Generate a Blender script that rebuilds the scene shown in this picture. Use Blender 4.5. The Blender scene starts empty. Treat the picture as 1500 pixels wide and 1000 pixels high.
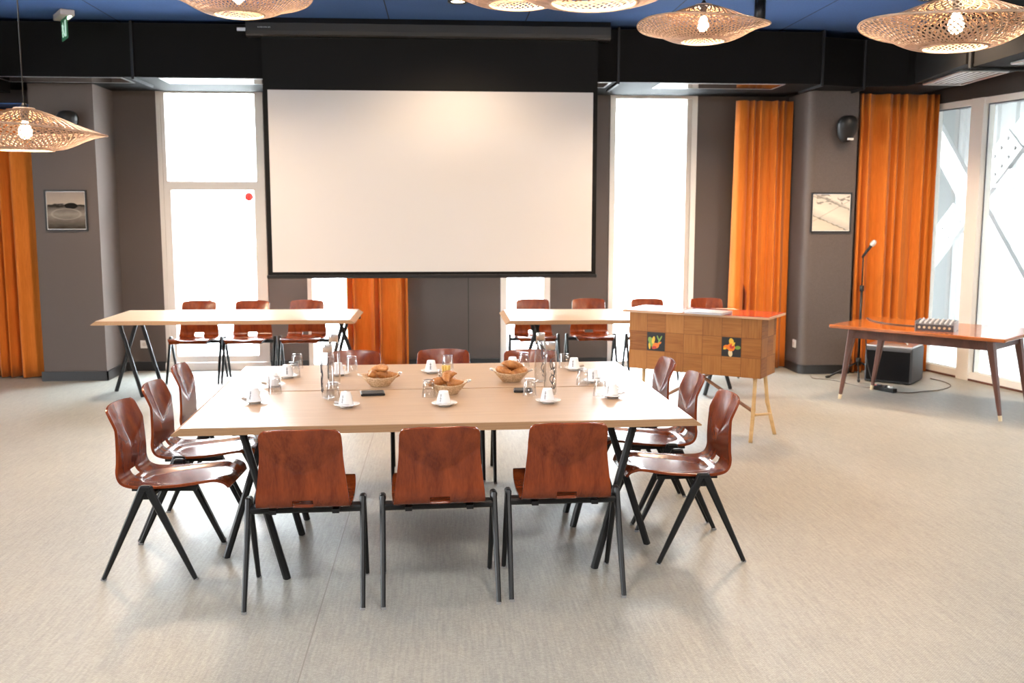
import bpy, math, random
from mathutils import Vector, Matrix
random.seed(7)
S = bpy.context.scene
COL = S.collection
PI = math.pi
sin, cos = math.sin, math.cos

# ------------------------------------------------------------------ helpers
class MB:
    """collects shapes and links them as ONE mesh object"""
    def __init__(s): s.v = []; s.f = []; s.sm = []
    def add(s, vs, fs, smooth=False, M=None):
        n = len(s.v)
        for p in vs:
            p = Vector(p)
            s.v.append(tuple(M @ p) if M is not None else tuple(p))
        for f in fs: s.f.append(tuple(i + n for i in f)); s.sm.append(smooth)
        return s
    def box(s, x0, x1, y0, y1, z0, z1, M=None):
        v = [(x0,y0,z0),(x1,y0,z0),(x1,y1,z0),(x0,y1,z0),(x0,y0,z1),(x1,y0,z1),(x1,y1,z1),(x0,y1,z1)]
        return s.add(v, [(3,2,1,0),(4,5,6,7),(0,1,5,4),(1,2,6,5),(2,3,7,6),(3,0,4,7)], False, M)
    def rbox(s, x0, x1, y0, y1, z0, z1, r=.01, M=None, n=4):
        """box with rounded vertical edges and a small top and bottom chamfer"""
        c = min(r * .5, (z1 - z0) * .3)
        rings = []
        for z, d in ((z0, c), (z0 + c, 0), (z1 - c, 0), (z1, c)):
            ring = []
            for cx, cy, a0 in ((x1-r, y1-r, 0), (x0+r, y1-r, PI/2), (x0+r, y0+r, PI), (x1-r, y0+r, 1.5*PI)):
                for k in range(n + 1):
                    a = a0 + k / n * PI / 2
                    ring.append((cx + (r - d) * cos(a), cy + (r - d) * sin(a), z))
            rings.append(ring)
        return s.loft(rings, True, True, M)
    def loft(s, rings, cap0=True, cap1=True, M=None, smooth=False, closed=True):
        m = len(rings[0]); v = [p for r in rings for p in r]; f = []
        for i in range(len(rings) - 1):
            for k in range(m if closed else m - 1):
                a, b = i*m + k, i*m + (k+1) % m
                f.append((a, b, b + m, a + m))
        s.add(v, f, smooth, M)
        n = len(s.v) - len(v)
        if cap0: s.f.append(tuple(n + k for k in reversed(range(m)))); s.sm.append(False)
        if cap1: s.f.append(tuple(n + (len(rings)-1)*m + k for k in range(m))); s.sm.append(False)
        return s
    def lathe(s, prof, n=24, M=None, smooth=True, capped=False, sq=1.0):
        rings = [[(r*cos(2*PI*k/n), sq*r*sin(2*PI*k/n), z) for k in range(n)] for r, z in prof]
        return s.loft(rings, capped, capped, M, smooth)
    def tube(s, pts, r, n=8, smooth=True, caps=True, M=None, sect=None):
        pts = [Vector(p) for p in pts]
        rs = r if isinstance(r, (list, tuple)) else [r] * len(pts)
        rings = []; up = None
        for i, p in enumerate(pts):
            t = (pts[min(i+1, len(pts)-1)] - pts[max(i-1, 0)]).normalized()
            if up is None:
                up = Vector((0,0,1)) if abs(t.z) < .9 else Vector((0,1,0))
            a = t.cross(up).normalized(); b = a.cross(t).normalized(); up = b
            if sect:
                rings.append([p + a*u*rs[i] + b*w*rs[i] for u, w in sect])
            else:
                rings.append([p + a*rs[i]*cos(2*PI*k/n) + b*rs[i]*sin(2*PI*k/n) for k in range(n)])
        return s.loft(rings, caps, caps, M, smooth and not sect)
    def bar(s, a, b, w, h, w2=None, h2=None, M=None):
        """straight rectangular bar from a to b, w across x-ish, h the other way"""
        a, b = Vector(a), Vector(b); t = (b - a).normalized()
        up = Vector((0,1,0)) if abs(t.y) < .9 else Vector((1,0,0))
        u = t.cross(up).normalized(); q = u.cross(t).normalized()
        w2 = w if w2 is None else w2; h2 = h if h2 is None else h2
        r = []
        for p, ww, hh in ((a, w, h), (b, w2, h2)):
            c = .28 * min(ww, hh)
            r.append([p + u*x + q*y for x, y in ((ww/2-c, hh/2), (-ww/2+c, hh/2), (-ww/2, hh/2-c), (-ww/2, -hh/2+c),
                                                 (-ww/2+c, -hh/2), (ww/2-c, -hh/2), (ww/2, -hh/2+c), (ww/2, hh/2-c))])
        return s.loft(r, True, True, M)
    def build(s, name, mat, parent=None, loc=None, rot=None):
        me = bpy.data.meshes.new(name)
        me.from_pydata(s.v, [], s.f); me.polygons.foreach_set('use_smooth', s.sm)
        import bmesh
        bm = bmesh.new(); bm.from_mesh(me); bmesh.ops.recalc_face_normals(bm, faces=bm.faces); bm.to_mesh(me); bm.free()
        me.update()
        o = bpy.data.objects.new(name, me); COL.objects.link(o)
        if mat: me.materials.append(mat)
        if parent: o.parent = parent
        if loc: o.location = loc
        if rot: o.rotation_euler = rot
        return o

def tag(o, label=None, cat=None, group=None, kind=None):
    if label: o['label'] = label
    if cat: o['category'] = cat
    if group: o['group'] = group
    if kind: o['kind'] = kind
    return o
def thing(name, label, cat, loc=(0,0,0), rz=0, group=None):
    o = bpy.data.objects.new(name, None); COL.objects.link(o)
    o.location = loc; o.rotation_euler = (0, 0, rz); o.empty_display_size = .1
    return tag(o, label, cat, group)
def struct(o): o['kind'] = 'structure'; return o
def copy_tree(o, parent=None):
    c = o.copy(); COL.objects.link(c)
    if parent: c.parent = parent
    for ch in list(o.children): copy_tree(ch, c)
    return c
def place(proto, used, loc, rz, label, group=None):
    o = copy_tree(proto) if used else proto
    o.location = loc; o.rotation_euler = (0, 0, rz); o['label'] = label
    if group: o['group'] = group
    return o
def mods(o, solid=None, bevel=None, sub=None, offset=0):
    if sub:
        m = o.modifiers.new('sub', 'SUBSURF'); m.levels = sub; m.render_levels = sub
    if solid:
        m = o.modifiers.new('solid', 'SOLIDIFY'); m.thickness = solid; m.offset = offset
    if bevel:
        m = o.modifiers.new('bevel', 'BEVEL'); m.width = bevel; m.segments = 2; m.limit_method = 'ANGLE'
    return o

# ------------------------------------------------------------------ materials
def mat(name, col, rough=.5, metal=0, spec=.5, **kw):
    m = bpy.data.materials.new(name); m.use_nodes = True
    b = m.node_tree.nodes['Principled BSDF']
    b.inputs['Base Color'].default_value = (*col, 1); b.inputs['Roughness'].default_value = rough
    b.inputs['Metallic'].default_value = metal; b.inputs['Specular IOR Level'].default_value = spec
    for k, v in kw.items(): b.inputs[k.replace('_', ' ')].default_value = v
    return m
def N(m, t, **kw):
    n = m.node_tree.nodes.new(t)
    for k, v in kw.items(): setattr(n, k, v)
    return n
def L(m, a, b): m.node_tree.links.new(a, b)
def bsdf(m): return m.node_tree.nodes['Principled BSDF']
def coords(m, kind='Object', scale=(1,1,1), rot=(0,0,0)):
    tc = N(m, 'ShaderNodeTexCoord'); mp = N(m, 'ShaderNodeMapping')
    mp.inputs['Scale'].default_value = scale; mp.inputs['Rotation'].default_value = rot
    L(m, tc.outputs[kind], mp.inputs['Vector']); return mp.outputs['Vector']
def ramp(m, fac, stops):
    r = N(m, 'ShaderNodeValToRGB'); e = r.color_ramp.elements
    while len(e) < len(stops): e.new(.5)
    for el, (p, c) in zip(e, stops): el.position = p; el.color = (*c, 1)
    L(m, fac, r.inputs['Fac']); return r.outputs['Color']
def bump(m, h, strength=.2, dist=.01):
    b = N(m, 'ShaderNodeBump'); b.inputs['Strength'].default_value = strength; b.inputs['Distance'].default_value = dist
    L(m, h, b.inputs['Height']); L(m, b.outputs['Normal'], bsdf(m).inputs['Normal'])
def noise(m, vec, scale, detail=3, dist=0):
    n = N(m, 'ShaderNodeTexNoise'); n.inputs['Scale'].default_value = scale; n.inputs['Detail'].default_value = detail
    n.inputs['Distortion'].default_value = dist
    L(m, vec, n.inputs['Vector']); return n.outputs['Fac']
def math_(m, op, a, b=None):
    n = N(m, 'ShaderNodeMath', operation=op)
    for i, x in enumerate((a, b)):
        if x is None: continue
        if isinstance(x, (int, float)): n.inputs[i].default_value = x
        else: L(m, x, n.inputs[i])
    return n.outputs[0]
def mixc(m, fac, a, b, blend='MIX'):
    n = N(m, 'ShaderNodeMix', data_type='RGBA', blend_type=blend)
    for s, x in (('Factor', fac), ('A', a), ('B', b)):
        i = [k for k in n.inputs if k.name == s and (k.type == 'RGBA' or s == 'Factor')][0]
        if isinstance(x, (int, float)): i.default_value = x
        elif isinstance(x, tuple): i.default_value = (*x, 1)
        else: L(m, x, i)
    return [k for k in n.outputs if k.type == 'RGBA'][0]

def wood(name, c0, c1, scale=(1,1,1), rough=.35, grain=6., coat=0., axis=(1,1,1), spec=.5):
    m = mat(name, c0, rough, spec=spec)
    v = coords(m, 'Object', scale)
    n1 = noise(m, v, grain, 5, .6); n2 = noise(m, v, grain*9, 2)
    f = math_(m, 'ADD', math_(m, 'MULTIPLY', n1, .75), math_(m, 'MULTIPLY', n2, .25))
    L(m, ramp(m, f, [(.33, c0), (.67, c1)]), bsdf(m).inputs['Base Color'])
    bsdf(m).inputs['Coat Weight'].default_value = coat; bsdf(m).inputs['Coat Roughness'].default_value = .12
    return m

M = {}
M['legs'] = mat('dark_grey_steel', (.012,.0125,.013), .42, .2, .35)
M['glide'] = mat('grey_glide', (.25,.25,.25), .5)
M['chairwood'] = wood('mahogany_ply', (.105,.016,.0045), (.235,.044,.0095), (5,5,1.1), .24, 3.2, .12, spec=.35)
M['table'] = wood('pale_oak_laminate', (.43,.30,.20), (.50,.36,.245), (1.2,14,14), .30, 2.2)
M['plyedge'] = mat('ply_edge', (.5,.3,.15), .5)
def _ply():
    m = M['plyedge']; v = coords(m, 'Object')
    w = N(m, 'ShaderNodeTexWave', bands_direction='Z'); w.inputs['Scale'].default_value = 55; w.inputs['Distortion'].default_value = .4
    L(m, v, w.inputs['Vector'])
    L(m, ramp(m, w.outputs['Fac'], [(.2, (.23,.115,.05)), (.75, (.43,.265,.14))]), bsdf(m).inputs['Base Color'])
_ply()
def _wall():
    m = mat('taupe_fabric_wall', (.155,.125,.11), .9, spec=.2)
    v = coords(m, 'Object'); n = noise(m, v, 260, 2)
    L(m, ramp(m, n, [(.3, (.088,.072,.065)), (.7, (.124,.103,.094))]), bsdf(m).inputs['Base Color']); bump(m, n, .15, .002)
    return m
M['wall'] = _wall()
def _carpet():
    m = mat('woven_vinyl_carpet', (.4,.36,.31), .46, spec=.6)
    tc = N(m, 'ShaderNodeTexCoord'); sep = N(m, 'ShaderNodeSeparateXYZ'); L(m, tc.outputs['Object'], sep.inputs[0])
    mp = N(m, 'ShaderNodeMapping'); mp.inputs['Scale'].default_value = (1, 1, 1); L(m, tc.outputs['Object'], mp.inputs['Vector'])
    br = N(m, 'ShaderNodeTexBrick'); br.offset = .5
    br.inputs['Scale'].default_value = 1; br.inputs['Brick Width'].default_value = .011; br.inputs['Row Height'].default_value = .0055
    br.inputs['Mortar Size'].default_value = .0011; br.inputs['Mortar Smooth'].default_value = 1
    br.inputs['Color1'].default_value = (.395,.395,.357,1); br.inputs['Color2'].default_value = (.305,.300,.270,1); br.inputs['Mortar'].default_value = (.165,.162,.146,1)
    L(m, mp.outputs[0], br.inputs['Vector'])
    mp2 = N(m, 'ShaderNodeMapping'); mp2.inputs['Scale'].default_value = (90, 5, 1); L(m, tc.outputs['Object'], mp2.inputs['Vector'])
    st = noise(m, mp2.outputs[0], 1, 3)
    big = noise(m, tc.outputs['Object'], 1.3, 3)
    c = mixc(m, 1., br.outputs['Color'], ramp(m, st, [(.25, (.82,.82,.83)), (.75, (1.14,1.13,1.10))]), 'MULTIPLY')
    c = mixc(m, 1., c, ramp(m, big, [(.3, (.95,.95,.95)), (.7, (1.05,1.045,1.03))]), 'MULTIPLY')
    # seam between two carpet strips
    d = math_(m, 'ABSOLUTE', math_(m, 'ADD', sep.outputs['X'], .535))
    s = math_(m, 'LESS_THAN', d, .0028)
    c = mixc(m, s, c, (.20,.185,.16))
    L(m, c, bsdf(m).inputs['Base Color']); bump(m, br.outputs['Fac'], -.25, .002)
    return m
M['carpet'] = _carpet()
def _ceil():
    m = mat('dark_blue_ceiling_panel', (.05,.085,.17), .85, spec=.2)
    tc = N(m, 'ShaderNodeTexCoord'); sep = N(m, 'ShaderNodeSeparateXYZ'); L(m, tc.outputs['Object'], sep.inputs[0])
    n = noise(m, tc.outputs['Object'], 60, 4); n2 = noise(m, tc.outputs['Object'], 2, 3)
    c = ramp(m, math_(m, 'ADD', math_(m, 'MULTIPLY', n, .6), math_(m, 'MULTIPLY', n2, .4)), [(.3, (.040,.092,.235)), (.7, (.054,.120,.305))])
    x = math_(m, 'MODULO', math_(m, 'ADD', sep.outputs['X'], .472 + 12.6), 1.26)
    s = math_(m, 'LESS_THAN', math_(m, 'ABSOLUTE', math_(m, 'SUBTRACT', x, .0)), .010)
    y = math_(m, 'MODULO', math_(m, 'ADD', sep.outputs['Y'], 20.2), 2.5)
    s2 = math_(m, 'LESS_THAN', y, .010)
    c = mixc(m, math_(m, 'MAXIMUM', s, s2), c, (.012,.016,.025))
    L(m, c, bsdf(m).inputs['Base Color']); return m
M['ceiling'] = _ceil()
M['duct'] = mat('black_painted_duct', (.0045,.0043,.0043), .75, .0, .12)
M['ductgrey'] = mat('dark_grey_duct', (.011,.0115,.013), .5, .1, .25)
M['polished'] = mat('polished_aluminium', (.62,.62,.62), .10, 1.)
M['alu'] = mat('satin_aluminium', (.55,.55,.55), .35, 1.)
M['grille'] = mat('silver_grille', (.75,.75,.75), .4, .3)
M['slatgap'] = mat('grille_gap', (.02,.02,.02), .7)
M['base'] = mat('black_baseboard', (.014,.014,.015), .45)
M['winframe'] = mat('beige_window_frame', (.56,.52,.47), .45)
M['whiteframe'] = mat('white_window_frame', (.80,.79,.75), .4)
def _glass(nm='window_pane', tint=(.96,.98,.98,1), ro=.02, base=.04, pw=4.5):
    m = bpy.data.materials.new(nm); m.use_nodes = True
    nt = m.node_tree; nt.nodes.remove(nt.nodes['Principled BSDF'])
    t = N(m, 'ShaderNodeBsdfTransparent'); g = N(m, 'ShaderNodeBsdfGlossy'); g.inputs['Roughness'].default_value = ro
    t.inputs['Color'].default_value = tint
    lw = N(m, 'ShaderNodeLayerWeight'); lw.inputs['Blend'].default_value = .5
    fr0 = math_(m, 'ADD', math_(m, 'MULTIPLY', math_(m, 'POWER', lw.outputs['Facing'], pw), .8), base)
    mx = N(m, 'ShaderNodeMixShader'); L(m, fr0, mx.inputs[0]); L(m, t.outputs[0], mx.inputs[1]); L(m, g.outputs[0], mx.inputs[2])
    L(m, mx.outputs[0], nt.nodes['Material Output'].inputs['Surface']); return m
M['pane'] = _glass()
def _curtain():
    m = bpy.data.materials.new('orange_curtain_cloth'); m.use_nodes = True
    b = bsdf(m); b.inputs['Roughness'].default_value = .75; b.inputs['Specular IOR Level'].default_value = .2
    v = coords(m, 'Object', (40, 40, 3)); n = noise(m, v, 3, 3)
    c = ramp(m, n, [(.3, (.56,.150,.015)), (.7, (.66,.19,.022))])
    L(m, c, b.inputs['Base Color']); b.inputs['Sheen Weight'].default_value = .15
    t = N(m, 'ShaderNodeBsdfTranslucent'); L(m, c, t.inputs['Color'])
    mx = N(m, 'ShaderNodeMixShader'); mx.inputs[0].default_value = .12
    L(m, b.outputs[0], mx.inputs[1]); L(m, t.outputs[0], mx.inputs[2]); L(m, mx.outputs[0], m.node_tree.nodes['Material Output'].inputs['Surface'])
    return m
M['curtain'] = _curtain()
M['screen'] = mat('matte_white_screen', (.545,.53,.515), .9, spec=.1)
M['black'] = mat('matte_black', (.012,.012,.012), .6)
M['satinblack'] = mat('satin_black', (.009,.009,.0095), .4, spec=.35)
M['screenblack'] = mat('black_screen_cloth', (.005,.005,.005), .8, spec=.2)
def _bamboo():
    m = bpy.data.materials.new('woven_bamboo_strip'); m.use_nodes = True
    b = bsdf(m); b.inputs['Roughness'].default_value = .55
    v = coords(m, 'Object'); n = noise(m, v, 30, 3)
    c = ramp(m, n, [(.3, (.50,.35,.24)), (.7, (.72,.54,.41))])
    L(m, c, b.inputs['Base Color'])
    t = N(m, 'ShaderNodeBsdfTranslucent'); L(m, c, t.inputs['Color'])
    mx = N(m, 'ShaderNodeMixShader'); mx.inputs[0].default_value = .3
    L(m, b.outputs[0], mx.inputs[1]); L(m, t.outputs[0], mx.inputs[2]); L(m, mx.outputs[0], m.node_tree.nodes['Material Output'].inputs['Surface'])
    return m
M['bamboo'] = _bamboo()
M['bamboounlit'] = mat('unlit_bamboo_strip', (.13,.075,.04), .45)  # bamboo again, darkened to paint in the unlit outside of the upper shade
def emis(name, col, strength):
    m = mat(name, col, .5); bsdf(m).inputs['Emission Color'].default_value = (*col, 1); bsdf(m).inputs['Emission Strength'].default_value = strength
    return m
M['bulb'] = emis('warm_bulb', (1,.71,.47), 560)
M['spotface'] = emis('warm_spot_face', (1,.80,.5), 25)
M['exitgreen'] = emis('exit_green', (.03,.16,.08), .15)
M['exitwhite'] = emis('exit_white', (.6,.9,.72), .45)
M['exitlamp'] = emis('exit_led', (.6,1.,.75), 12)
M['offwhite'] = mat('off_white_plastic', (.62,.58,.55), .5)
M['china'] = mat('white_china', (.80,.81,.82), .18)
M['glass'] = _glass('clear_thin_glass', (.985,.988,.988,1), .05, .09, 2.6)
M['chrome'] = mat('brushed_cap_steel', (.74,.74,.75), .3, 1.)
M['ink'] = mat('dark_print', (.03,.035,.045), .5)
M['white'] = mat('white_plastic', (.75,.75,.74), .4)
def _sticker():
    m = mat('red_translucent_sticker', (.85,.06,.05), .5); t = N(m, 'ShaderNodeBsdfTranslucent'); t.inputs['Color'].default_value = (.65,.085,.075,1)
    mx = N(m, 'ShaderNodeMixShader'); mx.inputs[0].default_value = .5
    L(m, bsdf(m).outputs[0], mx.inputs[1]); L(m, t.outputs[0], mx.inputs[2]); L(m, mx.outputs[0], m.node_tree.nodes['Material Output'].inputs['Surface']); return m
M['red'] = _sticker()
M['redtop'] = mat('red_lacquer_top', (.42,.035,.035), .16, Coat_Weight=.6)
M['redline'] = mat('pale_edge_band', (.60,.36,.20), .4)
M['bambooleg'] = wood('bamboo_cane', (.55,.33,.13), (.70,.47,.22), (1,1,3), .35, 8)
M['brownstick'] = wood('brown_cane', (.20,.09,.045), (.32,.16,.08), (1,1,3), .4, 8)
M['teak'] = wood('orange_teak_top', (.32,.088,.018), (.42,.13,.031), (3,3,3), .14, 3., .4)
M['darkwood'] = wood('dark_tapered_leg', (.085,.034,.024), (.15,.062,.042), (3,3,1), .35, 4)
M['brass'] = mat('pale_brass_tip', (.80,.68,.46), .35, .6)
M['croissant'] = wood('baked_crust', (.30,.10,.022), (.56,.25,.075), (9,9,9), .45, 4)
M['basketware'] = mat('tan_woven_bowl', (.55,.38,.22), .5)
def _bk():
    m = M['basketware']; v = coords(m, 'Object', (60,60,90)); n = N(m, 'ShaderNodeTexVoronoi'); n.inputs['Scale'].default_value = 1.6
    L(m, v, n.inputs['Vector']); L(m, ramp(m, n.outputs['Distance'], [(.1,(.42,.27,.14)),(.8,(.68,.50,.32))]), bsdf(m).inputs['Base Color'])
_bk()
M['sachet'] = mat('brown_paper_sachet', (.33,.25,.19), .5)
M['greysachet'] = mat('grey_foil_sachet', (.35,.33,.32), .35, .5)
M['yellowsachet'] = mat('yellow_paper_stick', (.80,.58,.16), .5)
M['greensachet'] = mat('green_paper_stick', (.42,.60,.22), .5)
M['laptop'] = mat('silver_lid', (.62,.60,.61), .3, .7)
M['mixer'] = mat('mixer_grey', (.09,.09,.10), .4, .3)
M['knob'] = mat('grey_knob', (.45,.45,.47), .4)
M['amp'] = mat('black_amp_cloth', (.008,.008,.009), .9, spec=.05)
M['ampside'] = mat('dark_grey_vinyl', (.06,.063,.07), .5, spec=.3)
M['micgrille'] = mat('silver_mic_mesh', (.75,.74,.72), .35, .7)
M['cable'] = mat('dark_cable', (.03,.028,.026), .5)
M['greycable'] = mat('grey_brown_cable', (.14,.115,.095), .5)
M['extwhite'] = mat('white_facade', (.80,.80,.80), .8)
M['extground'] = mat('pale_paving', (.70,.69,.67), .8)
M['extglass'] = mat('bluish_facade_window', (.20,.32,.38), .3)
M['steel'] = mat('white_steel', (.40,.405,.40), .5)
M['extpanel'] = mat('pale_cladding', (.31,.315,.31), .8)
M['boltgrey'] = mat('grey_bolt_head', (.35,.35,.35), .5)
M['shrub'] = mat('pale_green_leaf', (.30,.42,.20), .7)

# ------------------------------------------------------------------ camera
def camera():
    p, y, r = .13, .0703, .0011
    f = Vector((sin(y)*cos(p), cos(y)*cos(p), -sin(p))); rt = Vector((cos(y), -sin(y), 0)); up = rt.cross(f)
    X = cos(r)*rt + sin(r)*up; Y = -sin(r)*rt + cos(r)*up
    cd = bpy.data.cameras.new('camera'); c = bpy.data.objects.new('camera', cd); COL.objects.link(c)
    m = Matrix((X, Y, -f)).transposed().to_4x4(); m.translation = (0, 0, 1.7); c.matrix_world = m
    cd.sensor_width = 36; cd.lens = 1458 / 1500 * 36; cd.clip_start = .05
    cd.dof.use_dof = True; cd.dof.focus_distance = 4.7; cd.dof.aperture_fstop = 3.5
    S.camera = c
camera()

# ------------------------------------------------------------------ room
ZC, ZD, WY = 3.45, 2.93, 10.8
GX, GY, GD = 5.22, 10.17, Vector((.2098, -.9777, 0))      # glazed right wall: start and direction
GNRM = Vector((.9777, .2098, 0))
def gp(s, off=0, z=0): p = Vector((GX, GY, 0)) + GD*s + GNRM*off; return Vector((p.x, p.y, z))
GM = Matrix.Translation((GX, GY, 0)) @ Matrix.Rotation(math.atan2(GD.y, GD.x), 4, 'Z')   # local x along wall, local +y = outdoors? (checked below)
# local y axis = rotate +90 from GD = (0.9777, .2098) => outdoors

plan = [(-8, -4.2), (8.42, -4.2), (5.40, 10.0), (5.40, 11.05), (-8, 11.05)]
struct(MB().loft([[(x, y, -.1) for x, y in plan], [(x, y, 0) for x, y in plan]]).build('floor', M['carpet']))
struct(MB().loft([[(x, y, ZC) for x, y in plan], [(x, y, ZC + .15) for x, y in plan]]).build('ceiling', M['ceiling']))
wb = MB()
for x0, x1 in ((-8, -2.952), (-1.857, -1.443), (-.45, .633), (1.178, 1.815), (2.765, 5.35)):
    wb.box(x0, x1, WY, WY + .12, 0, 2.96)
wb.box(-8, 5.35, WY, WY + .12, 2.96, ZC)
wb.box(-1.443, -.45, WY, WY + .12, 2.2, 2.96).box(.633, 1.178, WY, WY + .12, 2.2, 2.96)
struct(wb.build('wall_back', M['wall']))
struct(MB().box(.281, .287, WY - .004, WY, 0.1, 2.96).build('trim_1', M['ductgrey']))
bb = MB()
for x0, x1 in ((-3.40, -2.955), (-1.855, -1.446), (-.45, .630), (1.18, 1.81), (2.77, 3.75)):
    bb.box(x0, x1, WY - .018, WY - .001, 0, .1)
struct(bb.build('baseboard_back', M['base']))
# piers
pl = MB().box(-4.0, -3.385, 10.2, WY, 0, ZD - .002).build('wall_pier_left', M['wall']); struct(pl)
struct(MB().box(-4.02, -3.367, 10.182, 10.199, 0, .095).box(-3.384, -3.367, 10.182, WY - .02, 0, .095).build('baseboard_pier_left', M['base']))
pr = MB()
ring = []
for cx, cy, a0, r in ((4.28-.02, WY-.02, 0, .02), (3.765+.02, WY-.02, PI/2, .02), (3.765+.07, 10.14+.07, PI, .07), (4.28-.02, 10.14+.02, 1.5*PI, .02)):
    for k in range(7):
        a = a0 + k/6*PI/2; ring.append((cx + r*cos(a), cy + r*sin(a)))
pr.loft([[(x, y, 0) for x, y in ring], [(x, y, ZD - .008) for x, y in ring]], smooth=False)
struct(mods(pr.build('wall_pier_right', M['wall'])))
ring2 = [(4.022 + (x - 4.022)*1.06, 10.47 + (y - 10.47)*1.045) for x, y in ring]
ring2 = [(x, min(y, WY - .01)) for x, y in ring2]
struct(MB().loft([[(x, y, 0) for x, y in ring2], [(x, y, .095) for x, y in ring2]]).build('baseboard_pier_right', M['base']))
# left wall with openings, rear wall with large openings
wl = MB().box(-8.0, -7.8, -4.2, 10.8, 2.9, ZC).box(-8.0, -7.8, -4.2, 10.8, 0, .12)
for y0, y1 in ((-4.2, 3.2), (4.8, 10.8)): wl.box(-8.0, -7.8, y0, y1, .12, 2.9)
struct(wl.build('wall_left', M['wall']))
wr = MB().box(-7.8, 8.35, -4.2, -4.0, 0, ZC)
struct(wr.build('wall_rear', M['wall']))
# head fascia over the right glazing, sill under it
LG, LG2 = 9.14, 14.6
struct(MB().box(-.35, LG, -.02, .18, 2.815, ZC, GM).box(LG, LG2, -.02, .18, 0, ZC, GM).build('wall_right', mat('dark_fascia', (.035,.027,.023), .8)))

def window(name, x0, x1, z0, z1, y, fw, m_):
    """frame in the back wall plane, panes as children"""
    f = MB(); f.box(x0, x0+fw, y, y+.12, z0, z1).box(x1-fw, x1, y, y+.12, z0, z1).box(x0+fw, x1-fw, y, y+.12, z1-fw, z1).box(x0+fw, x1-fw, y, y+.12, z0, z0+fw)
    o = struct(f.build(name, m_))
    return o
# window 1: door-height window left of the screen
w1 = window('window_1', -2.95, -1.859, 0.001, 2.958, WY - .01, .045, M['winframe'])
MB().box(-2.905, -1.904, WY + .0, WY + .10, 1.962, 2.01).box(-2.905, -2.865, WY, WY + .1, 2.01, 2.913).box(-1.944, -1.904, WY, WY + .1, 2.01, 2.913).build('transom', M['winframe'], w1)
MB().box(-2.905, -2.835, WY - .004, WY + .09, .085, 1.962).box(-1.974, -1.904, WY - .004, WY + .09, .085, 1.962).box(-2.835, -1.974, WY - .004, WY + .09, 1.918, 1.962).box(-2.835, -1.974, WY - .004, WY + .09, .085, .155).build('sash', M['winframe'], w1)
MB().box(-2.96, -1.85, WY - .025, WY - .01, .001, .085).build('sill', M['winframe'], w1)
MB().box(-2.865, -1.944, WY + .045, WY + .053, 2.01, 2.913).build('pane', M['pane'], w1)
MB().box(-2.835, -1.974, WY + .045, WY + .053, .155, 1.918).build('pane', M['pane'], w1)
st = MB().lathe([(.0, 0), (.045, 0), (.045, .0015), (0, .0015)], 32)
tag(st.build('sticker', M['red'], None, (-2.037, WY + .0445, 1.85), (PI/2, 0, 0)), 'round red sticker on the upper corner of the left window pane', 'sticker')
# slim windows partly hidden by the screen
w2 = window('window_2', -1.441, -.45, .001, 2.2, WY - .01, .05, M['winframe'])
MB().box(-1.391, -.50, WY + .045, WY + .053, .051, 2.15).build('pane', M['pane'], w2)
w3 = window('window_3', .635, 1.176, .001, 2.2, WY - .01, .07, M['whiteframe'])
MB().box(.705, 1.106, WY + .045, WY + .053, .071, 2.13).build('pane', M['pane'], w3)
w4 = window('window_4', 1.817, 2.763, .001, 2.958, WY - .01, .06, M['whiteframe'])
MB().box(2.65, 2.70, WY + .0, WY + .1, .061, 2.898).build('inner_jamb', M['winframe'], w4)
MB().box(1.877, 2.65, WY + .045, WY + .053, .061, 2.898).build('pane', M['pane'], w4)

# glazed right wall
def glazing():
    f = MB()
    f.box(-.3, LG, 0, .10, .0, .085, GM)          # bottom rail
    f.box(-.3, LG, 0, .10, 2.755, 2.815, GM)      # head
    for s, w in ((-.30, .10), (.375, .17), (2.55, .14), (4.7, .14), (6.85, .14), (9.0, .14)):
        f.box(s, s + w, -.02, .12, .0, 2.815, GM)
    o = struct(f.build('window_5', M['whiteframe']))
    g = MB()
    for a, b in ((.60, 2.50), (2.74, 4.65)):
        for s0, s1, z0, z1 in ((a - .047, a - .04, .085, 2.755), (a - .04, b, 2.742, 2.755)):
            g.box(s0, s1, .034, .044, z0, z1, GM)
    g.box(-.2, .375, .034, .044, 2.742, 2.755, GM)
    g.build('gasket', mat('grey_gasket', (.10,.11,.13), .6), o)
    for a, b in ((-.2, .375), (.545, 2.55), (2.69, 4.7), (4.84, 6.85), (6.99, 9.0)):
        MB().box(a, b, .045, .053, .085, 2.755, GM).build('pane', M['pane'], o)
    MB().box(-.35, LG, -.012, .0, .0, .02, GM).build('floor_strip', M['darkwood'], o)
glazing()

# ------------------------------------------------------------------ ducts
DF = 9.69
d1 = thing('air_duct', 'long black rectangular air duct across the back of the room under the ceiling', 'duct', (0, DF, ZD))
MB().box(-5.6, 3.70, 0, 1.092, 0, .49).build('casing', M['duct'], d1)
def slab(mb, x0, x1, y0, y1, z0, z1): return mb.box(x0, x1, y0, y1, z0, z1)
for x in (-2.84, 1.70, 3.70):
    MB().box(x - .012, x + .012, -.02, .62, -.022, .505).build('flange', M['ductgrey'], d1)
for x0, x1 in ((-4.10, -2.97), (-2.60, 1.62), (2.14, 3.33)):
    k = MB().box(x0, x1, .05, .40, -.004, -.001).build('air_diffuser', M['polished'], d1)
    MB().box(x0 - .02, x1 + .02, .025, .05, -.005, -.001).box(x0 - .02, x1 + .02, .40, .425, -.005, -.001).box(x0 - .02, x0, .05, .40, -.005, -.001).box(x1, x1 + .02, .05, .40, -.005, -.001).build('diffuser_rim', M['alu'], k)
d2 = thing('air_duct', 'black corner duct bending from the back wall towards the right windows', 'duct', (3.72, DF, ZD))
prof = [(0, .02), (.45, .16), (.86, .04), (.86, -.10), (1.32, -.10), (1.32, .70), (0, .70)]
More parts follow.
